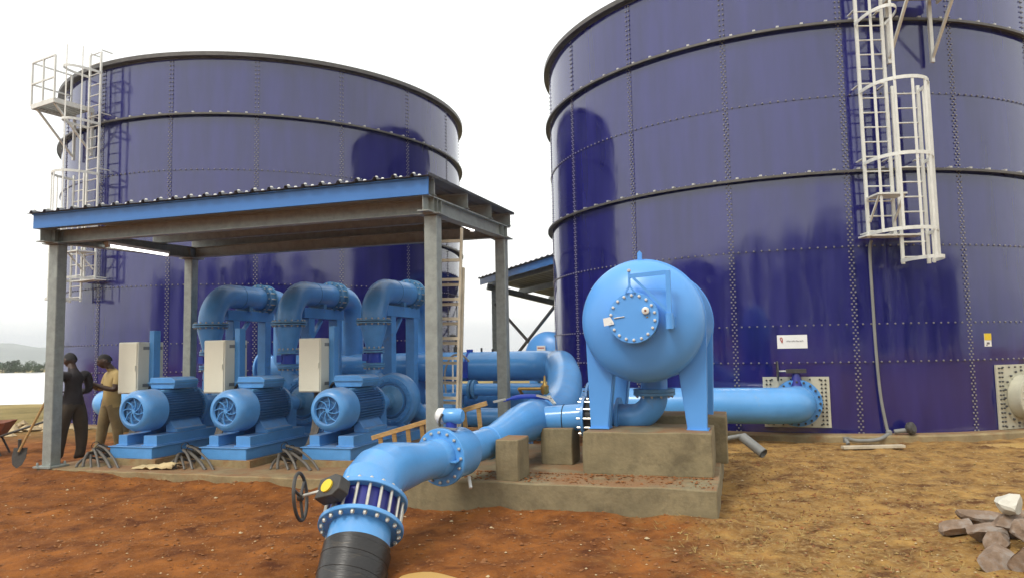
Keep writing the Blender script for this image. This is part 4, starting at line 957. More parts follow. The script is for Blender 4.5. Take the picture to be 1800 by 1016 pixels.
# small air valve on the joint collar
o = thing('air_valve', 'small blue air valve with white cap on the foreground pipe', 'valve', S(6.6, 0, 0) + SU * P_(0.24).x + SV * P_(0.24).y + Z * (P_(0.24).z + 0.25), SA)
MB().cyl((0, 0, 0), (0, 0, 0.08), 0.06, n=16).build('neck', 'dark_blue', o)
MB().lathe((-0.07, 0, 0.14), X, [(0.001, 0.0), (0.075, 0.0), (0.08, 0.02), (0.08, 0.17), (0.06, 0.2), (0.001, 0.2)], 24).build('body', 'blue_pipe', o)
MB().lathe((-0.15, 0, 0.14), X, [(0.001, -0.02), (0.05, -0.015), (0.08, 0.01), (0.084, 0.06), (0.07, 0.08)], 24).build('white_cap', 'white', o)
MB().tube(spline([(-0.06, -0.085, 0.17), (-0.09, -0.10, 0.1), (-0.08, -0.09, 0.02), (-0.02, -0.1, 0.0)], 4), 0.012, 8).build('strap', 'dark_iron', o)
# brass cock on the header bend
o = thing('brass_cock', 'brass stop cock on a short arm by the header bend', 'valve', S(6.86, 2.1, 0.98), SA)
MB().cyl((-0.34, -0.12, 0.14), (0.02, -0.12, 0.14), 0.024, n=10).cyl((-0.34, 0.1, 0.02), (-0.34, -0.12, 0.14), 0.024, n=10).build('arm', 'brass', o)
MB().lathe((0.05, -0.12, 0.06), Z, [(0.001, 0), (0.04, 0.0), (0.06, 0.03), (0.06, 0.12), (0.035, 0.14), (0.02, 0.18), (0.012, 0.26), (0.001, 0.27)], 16).build('bonnet', 'brass', o)
o = thing('saddle_valve', 'dark blue saddle fitting with bright clips over the far pipe end', 'valve', S(7.0, 0.85, 1.06), SA)
MB().tube(spline([(-0.30, -0.16, -0.02), (-0.14, -0.02, 0.02), (0.06, 0.08, 0.02), (0.26, 0.16, -0.03)], 6), [0.015]*4 + [0.03]*11 + [0.02]*4, 10).build('yoke', 'dark_blue', o)
for (p, q) in (((-0.42, -0.22, -0.03), (-0.28, -0.14, 0.0)), ((0.1, 0.0, 0.04), (0.3, -0.05, 0.0)), ((0.25, 0.0, 0.03), (0.36, -0.12, -0.06))): MB().bar(p, q, 0.045, 0.022).build('clip', 'zinc', o)

# ------------------------------------------------------------------ pressure vessels
def vessel(loc, rz, label, detail=True, r=0.70, ln=1.35, zc=1.24):
    v = thing('pressure_vessel', label, 'pressure vessel', loc, rz, 'blue pressure vessels')
    c = Vector((0, 0, zc)); dome = 0.36
    prof = [(0.001, -dome)] + [(r * math.sin(math.pi/2 * i / 12), -dome * math.cos(math.pi/2 * i / 12)) for i in range(1, 13)] + [(r, ln)] + [(r * math.cos(math.pi/2 * i / 10), ln + dome * math.sin(math.pi/2 * i / 10)) for i in range(1, 10)] + [(0.001, ln + dome)]
    MB().lathe(c, Y, prof, 72).build('shell', 'vessel_blue', v, smooth=50)
    for y in (0.02, ln - 0.02): MB().torus(c + Y * y, Y, r + 0.001, 0.007, 72, 6).build('weld_seam', 'vessel_blue', v)
    for y in (0.10, ln - 0.22):
        for sgn in (-1, 1):
            b = MB(); top_i = zc - math.sqrt(max(0, r*r - 0.38**2)) + 0.03; top_o = zc - 0.10
            front = [(sgn*0.38, top_i), (sgn*0.46, 0.014), (sgn*0.66, 0.014), (sgn*0.695, top_o)]
            b.prism(front, (0, y, 0), X, Z, (0, 0.014, 0))
            b.bar((sgn*0.38, y + 0.12, top_i + 0.02), (sgn*0.46, y + 0.12, 0.014), 0.012, 0.24, up=Y) if False else None
            # side webs
            for (xt, zt_, xb) in ((0.695, top_o, 0.66), (0.38, top_i + 0.0, 0.46)):
                b.add([(sgn*xt, y + 0.014, zt_), (sgn*xb, y + 0.014, 0.014), (sgn*xb, y + 0.16, 0.014), (sgn*xt, y + 0.16, zt_),
                       (sgn*(xt - 0.012), y + 0.014, zt_), (sgn*(xb - 0.012), y + 0.014, 0.014), (sgn*(xb - 0.012), y + 0.16, 0.014), (sgn*(xt - 0.012), y + 0.16, zt_)],
                      [(0,1,2,3), (7,6,5,4), (0,3,7,4), (1,5,6,2), (0,4,5,1), (3,2,6,7)])
            b.build('leg', 'vessel_blue', v, smooth=0)
            MB().bb(sgn*0.56 - 0.12, sgn*0.56 + 0.12, y - 0.02, y + 0.20, 0.0, 0.014).build('foot_plate', 'vessel_blue', v, smooth=0)
    if not detail: return v
    # manhole cover with bolts, gauge, tag
    m0 = c + Vector((-0.03, -0.385, 0.02)); fm = Vector((-0.02, -1, 0.02)).normalized()
    MB().lathe(m0, fm, [(0.27, -0.10), (0.275, 0.0), (0.275, 0.03), (0.265, 0.036), (0.001, 0.036)], 56).build('manhole_neck', 'vessel_blue', v)
    cv = MB().lathe(m0 + fm * 0.04, fm, [(0.20, 0.0), (0.277, 0.0), (0.28, 0.004), (0.28, 0.03), (0.275, 0.034), (0.001, 0.036)], 56).build('manhole_cover', 'vessel_blue', v, smooth=30)
    MB().ringbolts(m0 + fm * 0.074, fm, 0.242, 18, 0.017, 0.022, 0.2).build('cover_bolts', 'bolt_white', cv, smooth=0, kind='stuff')
    g = MB().lathe(m0 + fm * 0.09 + Vector((0.145, 0, 0.07)), fm, [(0.001, -0.01), (0.038, -0.01), (0.04, 0.0), (0.04, 0.022), (0.034, 0.026), (0.001, 0.026)], 24).build('pressure_gauge', 'bolt_white', cv)
    MB().lathe(m0 + fm * 0.118 + Vector((0.145, 0, 0.07)), fm, [(0.001, 0), (0.012, 0), (0.012, 0.002), (0.001, 0.002)], 12).build('gauge_needle', 'rust_red', g)
    MB().cyl(m0 + fm * 0.05 + Vector((0.155, 0, 0.03)), m0 + fm * 0.07 + Vector((0.158, 0, -0.01)), 0.016, n=10).build('gauge_stem', 'brass', g)
    MB().prism([(-0.06, 0.02), (-0.05, -0.065), (0.06, -0.045), (0.055, -0.02), (0.02, 0.035)], m0 + fm * 0.085 + Vector((-0.265, 0, -0.02)), X, Z, (0, -0.004, 0)).build('paper_tag', 'white', cv, smooth=0)
    MB().cyl(m0 + fm * 0.08 + Vector((-0.205, 0, 0.0)), m0 + fm * 0.08 + Vector((-0.09, 0, 0.014)), 0.006, n=6).build('tag_wire', 'bolt_grey', cv)
    # davit
    dv = MB().bb(0.335, 0.385, -0.47, -0.42, zc + 0.0, zc + 0.52).build('davit_post', 'vessel_blue', v, smooth=0, bevel=0.004)
    MB().cyl((0.36, -0.445, zc - 0.11), (0.36, -0.445, zc + 0.06), 0.042, n=16).build('davit_socket', 'vessel_blue', v)
    MB().bb(0.32, 0.40, -0.44, -0.22, zc - 0.09, zc + 0.02).build('davit_bracket', 'vessel_blue', v, smooth=0)
    MB().bar((0.385, -0.445, zc + 0.50), (-0.06, -0.47, zc + 0.47), 0.03, 0.045).build('davit_arm', 'vessel_blue', v, smooth=0)
    MB().bar((0.345, -0.445, zc + 0.08), (-0.01, -0.468, zc + 0.45), 0.03, 0.03).build('davit_strut', 'vessel_blue', v, smooth=0)
    MB().cyl((-0.055, -0.47, zc + 0.52), (-0.055, -0.47, zc + 0.36), 0.013, n=8).bar((-0.055, -0.47, zc + 0.37), (-0.10, -0.47, zc + 0.29), 0.02).bar((-0.055, -0.47, zc + 0.37), (0.0, -0.47, zc + 0.29), 0.02).build('davit_hook', 'vessel_blue', v)
    MB().bolt((-0.055, -0.47, zc + 0.52), Z, 0.022, 0.03).build('davit_nut', 'bolt_grey', v)
    MB().prism([(-0.025, 0), (0.025, 0), (0.025, 0.13), (0.0, 0.16), (-0.025, 0.13)], (0, -0.06, zc + r - 0.06), X, Z, (0, 0.03, 0)).build('lifting_lug', 'vessel_blue', v, smooth=0)
    return v
V0 = vessel(S(8.56, 0.16, 0.752), SA - R_(2.0), 'big blue pressure vessel on concrete plinths in front of the right tank')
# bottom nozzle with elbow, belongs to the vessel
MB().cyl((0.02, 0.60, 0.40), (0.02, 0.60, 0.60), 0.16, n=30).build('bottom_nozzle', 'vessel_blue', V0)
MB().cyl((0.02, 0.60, 0.40), (0.02, 0.60, 0.435), 0.25, n=36).cyl((0.02, 0.60, 0.36), (0.02, 0.60, 0.395), 0.25, n=36).build('nozzle_flange', 'cast_blue', V0)
MB().ringbolts((0.02, 0.60, 0.36), -Z, 0.215, 12, 0.015, 0.03).build('nozzle_bolts', 'bolt_grey', V0, smooth=0, kind='stuff')
ye = 0.60
MB().tube([Vector((0.02, ye, 0.37))] + arc((-0.26, ye, 0.37), 0.28, X, -Z, 0, math.pi/2, 9)[1:] + [Vector((-0.40, ye, 0.09))], 0.16, 30).build('nozzle_elbow', 'blue_paint', V0, smooth=50)
MB().cyl((-0.40, ye, 0.09), (-0.435, ye, 0.09), 0.24, n=32).build('elbow_flange', 'blue_paint', V0)
MB().tube([(-0.435, ye, 0.09), (-0.66, ye, 0.085)], 0.165, 28).build('inlet_spool', 'blue_paint', V0)

V1 = vessel(Vector((1.02, 21.6, -0.1)), R_(-30), 'distant blue pressure vessel with white label at the edge of the right tank', False, r=0.74, ln=1.6, zc=1.55)
MB().bb(-0.14, 0.14, -0.40, -0.385, 1.70, 1.88).build('name_plate', 'white', V1, smooth=0)
MB().bb(-0.11, 0.11, -0.405, -0.401, 1.80, 1.83).build('lettering', 'red_ink', V1, smooth=0)

# second shed, behind
SH2 = thing('far_shed', 'distant steel shed roof with blue fascia between the two tanks', 'shed', (0, 0, 0))
fa, fb_ = Vector((-1.15, 26.2, 4.22)), Vector((1.32, 19.6, 4.22)); dr = (fb_ - fa).normalized(); side = Vector((-dr.y, dr.x, 0))
def F2(u, v_, z): return fa + dr * u + side * v_ + Z * (z - 4.22)
LL = (fb_ - fa).length + 1.2
b = MB().bar(F2(0, 0, 4.14), F2(LL, 0, 4.14), 0.03, 0.22).build('fascia', 'roof_blue', SH2, smooth=0)
rs_ = MB(); vs = []
for k in range(60):
    u = LL * k / 59; h = 0.035 if k % 3 == 1 else 0
    vs += [F2(u, -0.1, 4.28 + h), F2(u, 4.2, 3.35 + h), F2(u, -0.1, 4.265 + h), F2(u, 4.2, 3.335 + h)]
rs_.add(vs, [f for k in range(59) for f in ((4*k, 4*k+4, 4*k+5, 4*k+1), (4*k+2, 4*k+3, 4*k+7, 4*k+6), (4*k, 4*k+2, 4*k+6, 4*k+4))])
rs_.build('roof_sheet', 'roof_sheet', SH2, smooth=0)
for v_ in (0.3, 1.5, 2.7, 3.9): MB().bar(F2(0.05, v_, 4.11 - v_ * 0.217), F2(LL, v_, 4.11 - v_ * 0.217), 0.06, 0.2).build('purlin', 'galv', SH2, smooth=0)
for u in (0.5, LL - 0.9):
    MB().bar(F2(u, 0.1, 3.93), F2(u, 4.0, 3.08), 0.15, 0.2).build('side_beam', 'galv', SH2, smooth=0)
    for v_ in (0.35, 3.8):
        p = F2(u, v_, 0); MB().box((p.x, p.y, 1.9 - v_ * 0.11), (0.18, 0.18, 3.9 - v_ * 0.22)).build('column', 'galv', SH2, smooth=0)
MB().bar(F2(0.5, 3.8, 2.95), F2(LL - 0.9, 3.8, 2.95), 0.06, 0.14).build('eaves_beam', 'galv', SH2, smooth=0)
for (p, q) in ((F2(0.6, 0.35, 3.3), F2(LL - 1.5, 0.35, 0.6)), (F2(0.6, 0.35, 0.6), F2(LL - 1.5, 0.35, 3.3))): MB().bar(p, q, 0.07).build('cross_brace', 'galv_dark', SH2, smooth=0)

# ------------------------------------------------------------------ ladders by the front column
o = thing('extension_ladder', 'tan two-section extension ladder standing behind the right front column', 'ladder', S(5.93, 0.20, 0.12), SA); o.rotation_euler = (R_(-2), R_(1.5), SA)
for (y, x0, x1, h) in ((0.0, -0.02, 0.33, 2.62), (-0.045, 0.0, 0.31, 3.12)):
    for x in (x0, x1): MB().box((x, y, h/2), (0.03, 0.04, h)).build('rail', 'ladder_wood', o, smooth=0, bevel=0.004)
    z = 0.2 + (0.06 if y < 0 else 0)
    while z < h: MB().box(((x0 + x1) / 2, y, z), (x1 - x0, 0.034, 0.036)).build('rung', 'ladder_wood', o, smooth=0); z += 0.245
o = thing('wooden_ladder', 'rough wooden ladder lying on its edge on the slab behind the foreground pipe', 'ladder', S(4.98, 0.32, 0.12), 0)
wl0, wl1 = S(5.02, 0.32, 0.585), S(6.56, 0.44, 1.03); base0 = Vector(o.location)
dd = (wl1 - wl0); dn = Vector((0.03, 0.05, -0.40))
MB().bar(wl0 - base0, wl1 - base0, 0.05, 0.06).build('rail', 'wood', o, smooth=0, bevel=0.006)
MB().bar(wl0 + dn - base0, wl1 + dn - base0, 0.05, 0.06).build('rail', 'wood', o, smooth=0, bevel=0.006)
for k in range(8):
    q = (k + 0.6) / 8.2; p = wl0 + dd * q; MB().bar(p - base0, p + dn - base0, 0.055, 0.035).build('rung', 'wood', o, smooth=0)

# ------------------------------------------------------------------ yard things, left
o = thing('shovel', 'long handled shovel leaning on the left front column', 'shovel', on(-7.32, 10.75))
p1 = S(-0.13, 0.02, 1.12) - Vector(o.location)
MB().cyl((0.02, 0, 0.24), p1, 0.018, n=10).build('handle', 'wood', o)
bl = [(-0.10, 0.30), (0.10, 0.30), (0.105, 0.16), (0.07, 0.05), (0.0, 0.0), (-0.07, 0.05), (-0.105, 0.16)]
MB().prism(bl, (0, -0.01, 0), X, Vector((0.1, 0.12, 0.98)), (0, 0.006, 0)).cyl((0.015, 0.02, 0.2), (0.03, 0.0, 0.42), 0.024, n=10).build('blade', 'dark_iron', o, smooth=0)
o = thing('wheelbarrow', 'rusty red wheelbarrow cut off by the left edge of the frame', 'wheelbarrow', on(-9.65, 13.2), R_(20))
b = MB(); top_ = [(-0.5, -0.33), (0.45, -0.36), (0.45, 0.36), (-0.5, 0.33)]; bot = [(-0.2, -0.2), (0.3, -0.22), (0.3, 0.22), (-0.2, 0.2)]
b.add([(x, y, 0.60) for x, y in top_] + [(x, y, 0.32) for x, y in bot], [(0,1,5,4), (1,2,6,5), (2,3,7,6), (3,0,4,7), (4,5,6,7)])
tr = b.build('tray', 'rust_red', o, smooth=0); md = tr.modifiers.new('t', 'SOLIDIFY'); md.thickness = 0.012
for sgn in (-1, 1):
    MB().tube([(-0.75, sgn*0.10, 0.22), (0.2, sgn*0.24, 0.30), (0.95, sgn*0.30, 0.55)], 0.02, 8).build('handle', 'dark_iron', o)
    MB().tube([(0.25, sgn*0.24, 0.30), (0.38, sgn*0.26, 0.0)], 0.018, 8).build('leg', 'dark_iron', o)
MB().torus((-0.72, 0, 0.19), Y, 0.15, 0.045, 28, 8).cyl((-0.72, -0.06, 0.19), (-0.72, 0.06, 0.19), 0.05, n=12).build('wheel', 'black', o)

# stones: loose heap, lower right
def rock(name, p, d, seed, m, label, rz=0.0, tilt=0.0):
    bm = bmesh.new(); bmesh.ops.create_icosphere(bm, subdivisions=3, radius=1.0); rr = random.Random(seed)
    pl_ = [(Vector((rr.gauss(0, 1), rr.gauss(0, 1), rr.gauss(0, 1))).normalized(), rr.uniform(0.42, 0.72)) for _ in range(13)]
    for v in bm.verts:
        for (nn, dd_) in pl_:
            q = v.co.dot(nn)
            if q > dd_: v.co -= nn * (q - dd_)
        v.co += v.co.normalized() * (0.07 * nz(v.co.x*2 + seed, v.co.y*2, v.co.z*2) + 0.035 * nz(v.co.x*6 + seed, v.co.y*6, v.co.z*6))
    for v in bm.verts: v.co = Vector((v.co.x*d[0], v.co.y*d[1], v.co.z*d[2]))
    me = bpy.data.meshes.new(name); bm.to_mesh(me); bm.free(); me.materials.append(M[m]); me.shade_smooth(); me.set_sharp_from_angle(angle=R_(17))
    o = link(name, me); o.location = p; o.rotation_euler = (tilt, tilt * 0.5, rz); tag(o, label, 'rock', 'stones in the heap at lower right'); return o
ST = [(3.90, 6.47, 0.06, (0.15, 0.11, 0.10), 'rock', 'grey angular rock at the left tip of the stone heap', 0.3),
      (3.87, 6.14, 0.07, (0.14, 0.11, 0.09), 'rock', 'flat-faced grey rock second from the left in the stone heap', -0.2),
      (4.16, 6.50, 0.10, (0.19, 0.10, 0.09), 'rock', 'dark brown slab rock at the back of the stone heap', -0.5),
      (4.08, 6.12, 0.10, (0.19, 0.13, 0.09), 'rock', 'broad reddish flat rock in the middle of the stone heap', 0.2),
      (3.98, 5.80, 0.14, (0.15, 0.10, 0.08), 'rock', 'olive grey rock lying on the reddish flat rock', 0.7),
      (4.08, 6.10, 0.27, (0.11, 0.10, 0.12), 'rock_white', 'white chalky rock on top of the stone heap', 0.4),
      (4.22, 5.93, 0.19, (0.11, 0.10, 0.10), 'rock', 'brown rock leaning under the white chalky rock', 0.1),
      (3.66, 5.64, 0.05, (0.20, 0.14, 0.10), 'rock', 'large purple-brown rock at the front of the stone heap', 0.5),
      (3.84, 5.46, 0.07, (0.17, 0.14, 0.11), 'rock', 'large ochre rock at the right front corner of the stone heap', -0.4),
      (3.86, 5.92, 0.06, (0.11, 0.09, 0.08), 'rock', 'small brown rock wedged in the middle of the stone heap', 1.1),
      (4.32, 6.30, 0.10, (0.16, 0.13, 0.12), 'rock', 'brown rock at the right edge behind the white chalky rock', 0.9)]
for i, (x, y, z, d, m, lab, rz) in enumerate(ST): rock('rock', (x, y, gz(x, y) + z), tuple(q * 1.35 for q in d), 20 + i, m, lab, rz, 0.25 * ((i % 3) - 1))

# pebbles, clods and straw: uncountable
def scatter(name, label, m, count, region, size, seed, flat=0.6, cat='gravel'):
    rr = random.Random(seed); b = MB()
    base = []
    for k in range(4):
        q = []
        for (x, y, z) in ((1,0,0), (0.3,0.95,0), (-0.8,0.6,0), (-0.8,-0.6,0), (0.3,-0.95,0), (0.1,0.1,0.8), (-0.2,-0.2,-0.8)): q.append(Vector((x*rr.uniform(0.7,1.2), y*rr.uniform(0.7,1.2), z*rr.uniform(0.7,1.2))))
        base.append(q)
    fc = [(0,1,5),(1,2,5),(2,3,5),(3,4,5),(4,0,5),(1,0,6),(2,1,6),(3,2,6),(4,3,6),(0,4,6)]
    for _ in range(count):
        x, y = region(rr)
        if x is None: continue
        sz = size(rr); th = rr.uniform(0, 6.28); c_, s_ = math.cos(th), math.sin(th); g = gfine(x, y)
        b.add([(x + sz*(v.x*c_ - v.y*s_), y + sz*(v.x*s_ + v.y*c_), g + sz*flat*v.z + sz*0.15) for v in rr.choice(base)], fc)
    o = b.build(name, m, smooth=0); o['kind'] = 'stuff'; o['label'] = label; o['category'] = cat
def blocked(x, y):
    d = Vector((x, y, 0)) - SO; s_, t_ = d.dot(SU), d.dot(SV)
    return (-0.2 < s_ < 6.5 and -0.15 < t_ < 3.7) or (6.4 < s_ < 9.45 and -0.75 < t_ < 2.4)
def reg(x0, x1, y0, y1, pw=1.0):
    def f(rr):
        x = rr.uniform(x0, x1); y = y0 + (y1 - y0) * rr.random() ** pw
        return (None, None) if blocked(x, y) else (x, y)
    return f
scatter('soil_clods', 'red brown clods scattered over the foreground soil', 'pebble', 13000, reg(-7, 4.5, 4.6, 11.5, 1.3), lambda r: 0.006 + 0.014 * r.random() ** 2 + (0.022 * r.random() if r.random() < 0.04 else 0), 1)
def slab_reg(rr):
    p = S(rr.uniform(6.1, 9.3), rr.choice((-0.66 + 0.6 * rr.random(), -0.1)) if rr.random() < 0.8 else rr.uniform(-0.6, -0.05)); return p.x, p.y
_gf = gfine
gfine = lambda x, y: 0.285
scatter('slab_dirt', 'red earth crumbs strewn on the step of the vessel slab', 'pebble', 900, slab_reg, lambda r: 0.006 + 0.02 * r.random() ** 3, 8)
gfine = _gf
scatter('pale_gravel', 'pale stone chips strewn over the soil', 'pebble_pale', 1700, reg(-6, 8, 4.8, 11.5, 1.2), lambda r: 0.005 + 0.010 * r.random() ** 2 + (0.03 * r.random() if r.random() < 0.02 else 0), 2)
scatter('yard_gravel', 'dry yellow clods in front of the right tank', 'straw', 2600, reg(1.4, 8.5, 5.0, 12.2, 1.2), lambda r: 0.008 + 0.016 * r.random() ** 2, 4, 0.5)
def rubble_reg(rr): return rr.gauss(-12.0, 0.9), rr.gauss(17.9, 0.55)
scatter('rubble', 'pale broken rubble heaped left of the shed', 'pebble_pale', 120, rubble_reg, lambda r: 0.03 + 0.15 * r.random() ** 2, 6, 0.7, 'rubble')
# dead grass blades on the right
rr = random.Random(11); b = MB()
for _ in range(1700):
    x = rr.uniform(1.3, 8.5); y = 5.0 + 7.2 * rr.random() ** 1.2
    if blocked(x, y) or nz(x * 0.9, y * 0.9, 4) < -0.05: continue
    g = gfine(x, y)
    for q in range(3):
        th = rr.uniform(0, 6.28); ln = rr.uniform(0.05, 0.13); h = rr.uniform(0.008, 0.05); dx_, dy_ = math.cos(th), math.sin(th); w_ = 0.004
        b.add([(x - dy_*w_, y + dx_*w_, g), (x + dy_*w_, y - dx_*w_, g), (x + dx_*ln, y + dy_*ln, g + h)], [(0, 1, 2)])
o = b.build('dry_grass', 'straw', smooth=0); o['kind'] = 'stuff'; o['label'] = 'flattened dry grass on the yellow soil before the right tank'; o['category'] = 'grass'

# ------------------------------------------------------------------ trees beyond the pond
def tree(p, h, wd, seed, label, m='leaf'):
    t = thing('tree', label, 'tree', p, 0, 'trees beyond the pond'); rr = random.Random(seed)
    MB().tube([(0, 0, 0), (0.05*h, 0, 0.25*h), (0.02*h, 0.03*h, 0.55*h)], [0.05*h, 0.035*h, 0.015*h], 8).tube([(0.04*h, 0, 0.25*h), (0.2*wd, 0.1*wd, 0.6*h)], [0.025*h, 0.01*h], 6).tube([(0.03*h, 0, 0.3*h), (-0.22*wd, -0.05*wd, 0.6*h)], [0.025*h, 0.01*h], 6).build('trunk', 'bark', t)
    b = MB(); cl_ = [(Vector((rr.gauss(0, wd*0.28), rr.gauss(0, wd*0.25), h*rr.uniform(0.12, 0.8))), rr.uniform(0.16, 0.26)*wd) for _ in range(12)]
    for _ in range(900):
        c_, q = rr.choice(cl_); d = Vector((rr.gauss(0, 1), rr.gauss(0, 1), rr.gauss(0, 0.8))).normalized(); c2 = c_ + d * q * rr.random() ** 0.4
        a = Vector((rr.gauss(0, 1), rr.gauss(0, 1), rr.gauss(0, 1))).normalized(); e_ = a.orthogonal().normalized(); sz = h * rr.uniform(0.04, 0.08)
        b.add([c2 - a*sz, c2 + e_*sz*0.6, c2 + a*sz, c2 - e_*sz*0.6], [(0, 1, 2, 3)])
    b.build('crown', m, t, smooth=0)
tl = ['dark bushy tree at the far left edge beyond the pond', 'second bushy tree from the left edge beyond the pond', 'tallest rounded tree in the row beyond the pond', 'low spreading bush between taller trees beyond the pond',
      'wide shrubby tree beyond the pond halfway to the shed column', 'small dark tree beyond the pond just left of the shed column', 'bushy tree beyond the pond half hidden by the shed column']
for i, lab in enumerate(tl):
    az = 0.722 - 0.0155 * i; dpt = 101 + 3 * ((i * 7) % 4); x, y = -az * dpt, dpt
    tree((x, y, gz(x, y) - 0.1), [1.75, 1.6, 2.1, 1.35, 1.7, 1.6, 1.8][i], 2.5, 50 + i, lab)
# wood behind the photographer: one dark mass, seen mirrored in the tanks
rr = random.Random(5); b = MB()
for k in range(90):
    x = -60 + 120 * k / 89 + rr.uniform(-1, 1); y = -26 - 0.006 * x * x * 0.3 + rr.uniform(-3, 3); h = 9.8 + 2.6 * nz(x * 0.11, 1.0) + 1.6 * nz(x * 0.4, 7.0)
    b.tube([(x, y, -0.1), (x, y, h * 0.5)], [0.16, 0.08], 5)
    for _ in range(190):
        c2 = Vector((x + rr.gauss(0, 1.0), y + rr.gauss(0, 0.9), h * (0.12 + 0.85 * rr.random() ** 0.8))); a = Vector((rr.gauss(0, 1), rr.gauss(0, 1), rr.gauss(0, 1))).normalized(); e_ = a.orthogonal().normalized(); sz = rr.uniform(0.25, 0.5)
        b.add([c2 - a*sz, c2 + e_*sz*0.7, c2 + a*sz, c2 - e_*sz*0.7], [(0, 1, 2, 3)])
o = b.build('tree_belt', 'leaf_far', smooth=0); o['kind'] = 'stuff'; o['label'] = 'dark belt of trees mirrored in the tank walls'; o['category'] = 'wood'

# ------------------------------------------------------------------ people
def person(loc, rz, J, E, paint, label, hands, face=None):
    """J joints {name:(x,y,z,rx,ry)}, E edges; skin modifier grown from pelvis, colours by zone"""
    t = thing('person', label, 'person', loc, rz)
    names = list(J); idx = {n: i for i, n in enumerate(names)}
    me = bpy.data.meshes.new('body'); me.from_pydata([J[n][:3] for n in names], [(idx[a], idx[b_]) for a, b_ in E], [])
    o = bpy.data.objects.new('body', me); COL.objects.link(o)
    md = o.modifiers.new('skin', 'SKIN'); md.branch_smoothing = 0.6
    for n in names:
        sv = me.skin_vertices[0].data[idx[n]]; sv.radius = J[n][3:5]; sv.use_root = (n == 'pelvis')
    m2 = o.modifiers.new('sub', 'SUBSURF'); m2.levels = 2; m2.render_levels = 2
    dg = bpy.context.evaluated_depsgraph_get(); ev = bpy.data.meshes.new_from_object(o.evaluated_get(dg))
    bpy.data.objects.remove(o)
    bm = bmesh.new(); bm.from_mesh(ev)
    # five fingers per hand, joined into the same mesh
    fb = MB()
    for (w_, d_, n_, curl) in hands:
        w_ = Vector(w_); d_ = Vector(d_).normalized(); n_ = Vector(n_); n_ = (n_ - d_ * n_.dot(d_)).normalized(); s_ = d_.cross(n_)
        for k in range(4):
            off = (k - 1.5) * 0.02; ln_ = (0.07, 0.08, 0.075, 0.06)[k]; p = w_ + s_ * off
            p1 = p + d_ * ln_ * 0.5 - n_ * 0.01; p2 = p1 + (d_ * math.cos(curl) - n_ * math.sin(curl)) * ln_ * 0.32; p3 = p2 + (d_ * math.cos(curl*2) - n_ * math.sin(curl*2)) * ln_ * 0.25
            fb.tube([p - d_ * 0.02, p1, p2, p3], [0.010, 0.010, 0.009, 0.006], 8)
        p = w_ - d_ * 0.04 + s_ * 0.035; fb.tube([p, p + s_ * 0.025 + d_ * 0.025 - n_*0.01, p + s_ * 0.03 + d_ * 0.055 - n_ * 0.02], [0.012, 0.011, 0.007], 8)
    if fb.v:
        n0 = len(bm.verts); vv = [bm.verts.new(v) for v in fb.v]
        for f in fb.f: bm.faces.new([vv[i] for i in f])
    mats = ['skin', 'hair', paint['top'], paint['leg'], 'shoe']
    bm.faces.ensure_lookup_table()
    for f in bm.faces: f.material_index = paint['fn'](f.calc_center_median()); f.smooth = True
    me2 = bpy.data.meshes.new('body'); bm.to_mesh(me2); bm.free()
    for m in mats: me2.materials.append(M[m])
    link('body', me2, t); return t
def legs(J, px, zk=0.50, zh=0.92, spread=0.10, fy=(0.0, 0.0), wide=1.0):
    for i, sgn in enumerate((-1, 1)):
        n = 'lr'[i]; y = fy[i]
        J['hip'+n] = (sgn*0.10, 0.0, zh - 0.06, 0.10*wide, 0.11*wide); J['thigh'+n] = (sgn*0.105, -y*0.3, 0.70, 0.090*wide, 0.095*wide); J['knee'+n] = (sgn*(spread+0.01), -y*0.6, zk, 0.072*wide, 0.075*wide)
        J['calf'+n] = (sgn*(spread+0.01), -y*0.8, 0.33, 0.066*wide, 0.072*wide); J['ankle'+n] = (sgn*(spread+0.01), -y, 0.10, 0.055*wide, 0.06*wide)
        J['heel'+n] = (sgn*(spread+0.01), -y + 0.02, 0.05, 0.045, 0.045); J['toe'+n] = (sgn*(spread+0.03), -y - 0.17, 0.035, 0.042, 0.032)
